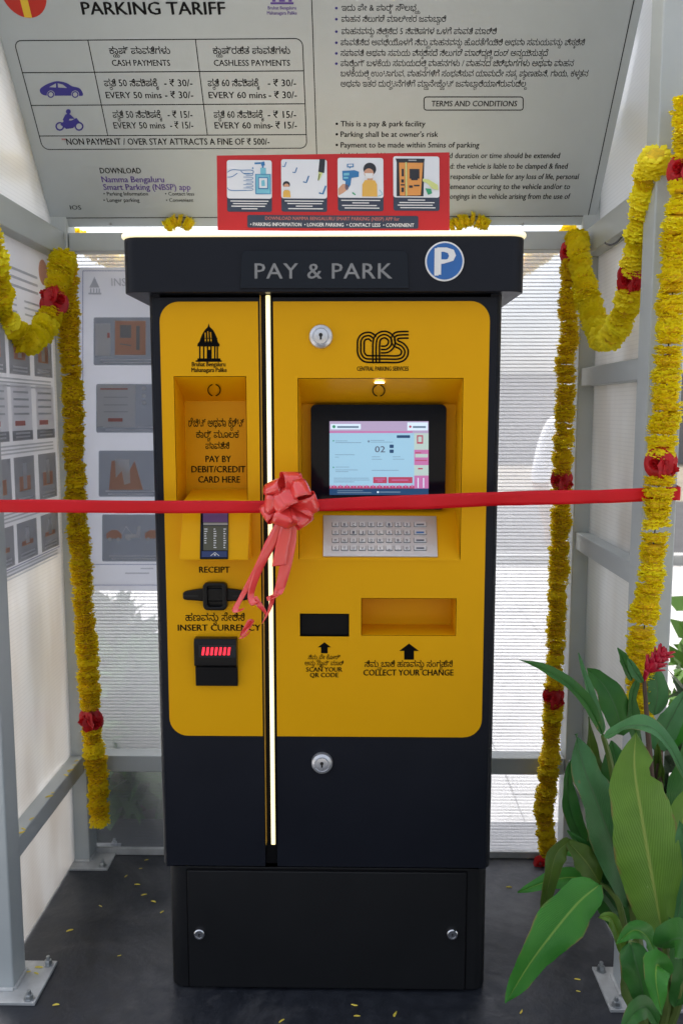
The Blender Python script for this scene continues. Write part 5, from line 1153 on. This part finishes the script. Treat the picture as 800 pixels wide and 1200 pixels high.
def shrub(label, x, y_, r, h, m, size, n, seed, group=None):
    rnd = random.Random(seed); root = thing('shrub', label, 'shrub', (x, y_, -.06), group)
    mb = MB()
    for k in range(6):
        a = rnd.uniform(0, 6.28); mb.tube([V3((x, y_, -.06)), V3((x+math.cos(a)*r*.3, y_+math.sin(a)*r*.3, h*.4)), V3((x+math.cos(a)*r*.6, y_+math.sin(a)*r*.6, h*.8))], [.012, .008, .003], 6)
    obj('stem', mb, M_bark, root)
    mb = MB(); bushy(mb, V3((x, y_, h*.52)), V3((r, r, h*.52)), n, size, rnd, .5); struct(obj('foliage', mb, m, root), 'stuff')
    return root
shrub('dark leafy shrub close behind the lower left rear panel', -.76, 1.0, .26, .50, FG[0], .13, 1500, 1)
shrub('second dark shrub a step farther behind the lower left rear panel', -1.04, 1.28, .30, .62, FG[2], .13, 1100, 2)
shrub('bright green shrub outside beyond the right front post', 1.22, .62, .26, .92, FG[1], .09, 1200, 3)
shrub('grey-green shrub behind the ginger plant outside the right wall', .98, .30, .18, .66, FG[2], .10, 600, 4)
mb = MB(); mb.box((-1.5, .875, -.08), (-.38, 1.7, -.035)); struct(obj('planting_bed', mb, mat('damp_soil', (.035, .026, .018), .95, var=.3, vscale=14, bump=.8, bscale=40), bev=.01))
def tree(label, x, y_, h, r, seed, m):
    rnd = random.Random(seed); root = thing('tree', label, 'tree', (x, y_, -.1), 'trees beyond the road')
    mb = MB(); top = V3((x+rnd.uniform(-.3, .3), y_, h*.55)); mb.tube(catmull([V3((x, y_, -.1)), V3((x+.08, y_, h*.3)), top], 5), [.17-.008*i for i in range(11)], 9)
    ends = []
    for k in range(7):
        a = 2*math.pi*k/7+rnd.uniform(-.3, .3); e_ = top+V3((math.cos(a)*r*.7, math.sin(a)*r*.7, rnd.uniform(.12, .4)*h)); ends.append(e_)
        mb.tube([top-V3((0, 0, rnd.uniform(0, .9))), top.lerp(e_, .5)+V3((0, 0, .2)), e_], [.07, .045, .015], 6)
    obj('trunk', mb, M_bark, root); mb = MB()
    for e_ in ends+[top+V3((0, 0, h*.4))]:
        for q in range(3): bushy(mb, e_+V3([rnd.uniform(-.6, .6) for _ in range(3)]), V3((r*.38, r*.38, r*.28)), 190, .26, rnd)
    obj('crown', mb, m, root)
for k, (x, y_, h, r) in enumerate(((-9.5, 16, 6.0, 2.4), (10.5, 17, 6.5, 2.6))):
    tree(['round tree across the road at the far left', 'spreading tree across the road at the far right'][k], x, y_, h, r, 40+k, FG[k % 2])
# low boundary wall beyond the road
bw = thing('boundary_wall', 'long grey boundary wall beyond the road behind everything', 'wall', (0, 22, -.1))
M_wall = mat('pale_render', (.24, .23, .24), .85, var=.12, vscale=1.2)
for k in range(10):
    mb = MB(); mb.box((-30+k*6, 22, -.1), (-24.05+k*6, 22.25, 2.3)); obj('wall_section', mb, M_wall, bw, bev=.01)
    mb = MB(); mb.box((-30.02+k*6, 21.95, 2.302), (-24.03+k*6, 22.3, 2.40)); obj('coping', mb, M_kerb, bw, bev=.01)

# person in white shirt and grey trousers standing behind the right rear corner
def person():
    px_, py_ = 1.10, 2.15; gz_ = -.062
    root = thing('person', 'person in white shirt and grey trousers standing behind the right rear panel', 'person', (px_, py_, gz_))
    J = {'pel': (0, 0, .95, .13), 'wst': (0, 0, 1.08, .125), 'chs': (0, .01, 1.28, .15), 'nkb': (0, .01, 1.43, .075), 'nek': (0, .005, 1.50, .052), 'hd1': (0, -.01, 1.57, .078), 'hd2': (0, -.005, 1.65, .088), 'hd3': (0, .0, 1.71, .066)}
    E_ = [('pel', 'wst'), ('wst', 'chs'), ('chs', 'nkb'), ('nkb', 'nek'), ('nek', 'hd1'), ('hd1', 'hd2'), ('hd2', 'hd3')]
    for s_, n_ in ((-1, 'l'), (1, 'r')):
        J.update({'hp'+n_: (s_*.09, 0, .90, .098), 'kn'+n_: (s_*.10, -.02, .50, .062), 'an'+n_: (s_*.11, .01, .09, .042), 'to'+n_: (s_*.12, -.15, .035, .035), 'sh'+n_: (s_*.175, .01, 1.385, .062), 'el'+n_: (s_*.235, .03, 1.12, .045), 'wr'+n_: (s_*.22, -.07, .90, .030), 'ha'+n_: (s_*.215, -.11, .83, .030)})
        E_ += [('pel', 'hp'+n_), ('hp'+n_, 'kn'+n_), ('kn'+n_, 'an'+n_), ('an'+n_, 'to'+n_), ('chs', 'sh'+n_), ('sh'+n_, 'el'+n_), ('el'+n_, 'wr'+n_), ('wr'+n_, 'ha'+n_)]
        for f in range(4):
            J['f%d%s' % (f, n_)] = (s_*.215+(f-1.5)*.017, -.125, .765-.006*abs(f-1.5), .0085); E_.append(('ha'+n_, 'f%d%s' % (f, n_)))
        J['th'+n_] = (s_*.175, -.14, .815, .010); E_.append(('ha'+n_, 'th'+n_))
    names = list(J); me = bpy.data.meshes.new('body'); ca, sa = math.cos(2.6), math.sin(2.6)
    me.from_pydata([J[k][:3] for k in names], [(names.index(a), names.index(b)) for a, b in E_], [])
    o = bpy.data.objects.new('body_source', me); scene.collection.objects.link(o)
    o.modifiers.new('skin', 'SKIN'); 
    if not me.skin_vertices: me.skin_vertices.new()
    for i, k in enumerate(names):
        sv = me.skin_vertices[0].data[i]; r = J[k][3]; sv.radius = (r, r*(.72 if k in ('wst', 'chs', 'pel') else 1)); sv.use_root = (k == 'pel')
    ss = o.modifiers.new('sub', 'SUBSURF'); ss.levels = 2; ss.render_levels = 2
    dg = bpy.context.evaluated_depsgraph_get(); ev = o.evaluated_get(dg); m2 = bpy.data.meshes.new_from_object(ev)
    mb = MB(); vs = [v.co.copy() for v in m2.vertices]; fs = [tuple(p.vertices) for p in m2.polygons]; mi = []
    for f in fs:
        c = sum((vs[i] for i in f), V3())/len(f); arm = abs(c.x) > .16
        mi.append(3 if c.z < .11 else 0 if (c.z > 1.46 or (arm and c.z < 1.10 and c.z > .7)) else 1 if c.z > .93 else 2)
    vs = [V3((px_+v.x*ca-v.y*sa, py_+v.x*sa+v.y*ca, gz_+v.z)) for v in vs]; mb.v = vs; mb.f = fs; mb.m = mi
    SK = mat('skin', (.30, .16, .09), .5, var=.08); SH = mat('white_cotton', (.78, .78, .80), .8, var=.05); TR = mat('grey_trousers', (.16, .16, .18), .8, var=.1); SHO = mat('black_shoe', (.02, .02, .02), .4); HR = mat('black_hair', (.012, .01, .009), .6, var=.3)
    obj('body', mb, [SK, SH, TR, SHO], root, smooth=180); bpy.data.objects.remove(o)
    mb = MB(); hc = V3((px_, py_, gz_+1.665)); rows = []
    for i in range(7):
        th = R(100)*i/6
        rows.append([hc+V3((math.sin(th)*math.cos(a)*.098, math.sin(th)*math.sin(a)*.108, math.cos(th)*.105)) for a in [R(60+ (30)+k*270/14+150) for k in range(15)]])
    mb.grid(rows); obj('hair', mb, HR, root, smooth=180, solid=.01)
person()

# ------------------------------------------------------------------ hanging cable with an inline connector at the top right
cbx = thing('hanging_cable', 'thin white cable with inline connector hanging at the upper right corner', 'cable', at(784, -40, .02))
M_cab = mat('white_cable', (.62, .62, .60), .45, var=.1)
mb = MB(); mb.tube(catmull([at(x, y_, .02) for x, y_ in ((787, -130), (786, -40), (785, 10), (784.5, 50), (784, 85), (783, 106))], 6), .0022, 8); obj('wire', mb, M_cab, cbx)
mb = MB(); a, b = at(785, 14, .02), at(784.3, 46, .02); mb.tube([a, a.lerp(b, .12), a.lerp(b, .88), b], [.0035, .007, .007, .0035], 14); obj('connector', mb, M_cab, cbx)
bk = thing('cable_loop', 'thin dark cable looping under the upper right side rail', 'cable', at(735, 270, .3))
mb = MB(); mb.tube(catmull([at(x, y_, .3) for x, y_ in ((708, 284), (714, 287), (722, 284), (731, 274), (738, 263))], 6), .0026, 8); obj('wire', mb, mat('grey_cable', (.12, .12, .13), .5), bk)

# ------------------------------------------------------------------ loose petals
M_petal = mat('fallen_petal', (.78, .62, .08), .6, var=.15, vscale=80, hue=.01)
pm = []
for i in range(3):
    rnd = random.Random(90+i); mb = MB(); rows = []
    for k in range(6):
        t = k/5; w = .0028*math.sin(math.pi*(.12+.8*t)); rows.append([V3(((t-.5)*.017, -w+.002*math.sin(t*3+i), .0008)), V3(((t-.5)*.017, .002*math.sin(t*3+i), .0022+.0012*math.sin(t*3))), V3(((t-.5)*.017, w+.002*math.sin(t*3+i), .0008))])
    mb.grid(rows); pm.append(mk('fallen_petal', mb, [M_petal]))
def petal(p, grp, label):
    o = bpy.data.objects.new('fallen_petal', random.choice(pm)); scene.collection.objects.link(o); o.location = p; o.rotation_euler = (0, 0, random.uniform(-.6, .6)+random.choice((0, 0, .9)))
    k = random.uniform(.55, 1.25); o.scale = (k, k*random.uniform(.7, 1.4), k); tag(o, label, 'petal', grp)
for x, y_ in ((172, 1008), (165, 1018), (148, 1027), (161, 1037), (180, 1057), (190, 1069), (169, 1049), (82, 1091), (118, 1062), (66, 1178), (415, 1178), (418, 1191), (330, 1197), (463, 1189), (583, 997), (573, 1001), (619, 1006), (676, 1148), (677, 1162), (640, 1110), (596, 1040), (140, 1120), (610, 1186)):
    petal(atz(x, y_, .0006), 'yellow petals fallen on the dark floor', 'small yellow marigold petal lying on the dark floor')
for x, y_ in ((90, 892), (85, 903), (82, 909), (95, 905), (65, 929), (63, 934), (40, 960), (33, 972), (25, 976), (21, 984), (36, 985), (88, 897)):
    p = atz(x, y_, ZLt+.0012); p.x = min(max(p.x, XLo+.012), XLo+PW-.012); petal(p, 'yellow petals on the lower left rail', 'small yellow marigold petal resting on the lower left rail')
for x, y_ in ((33, 1139), (43, 1141), (46, 1134)): petal(atz(x, y_, .009), 'yellow petals on the left base plate', 'small yellow petal by the bolt on the left front base plate')
o = bpy.data.objects.new('red_rose', ROSE[0]); scene.collection.objects.link(o); o.location = atz(634, 1012, .008); o.rotation_euler = (1.2, 0, .4); o.scale = (.8, .8, .8); tag(o, 'fallen red rose head on the floor below the right rear garland', 'flower')
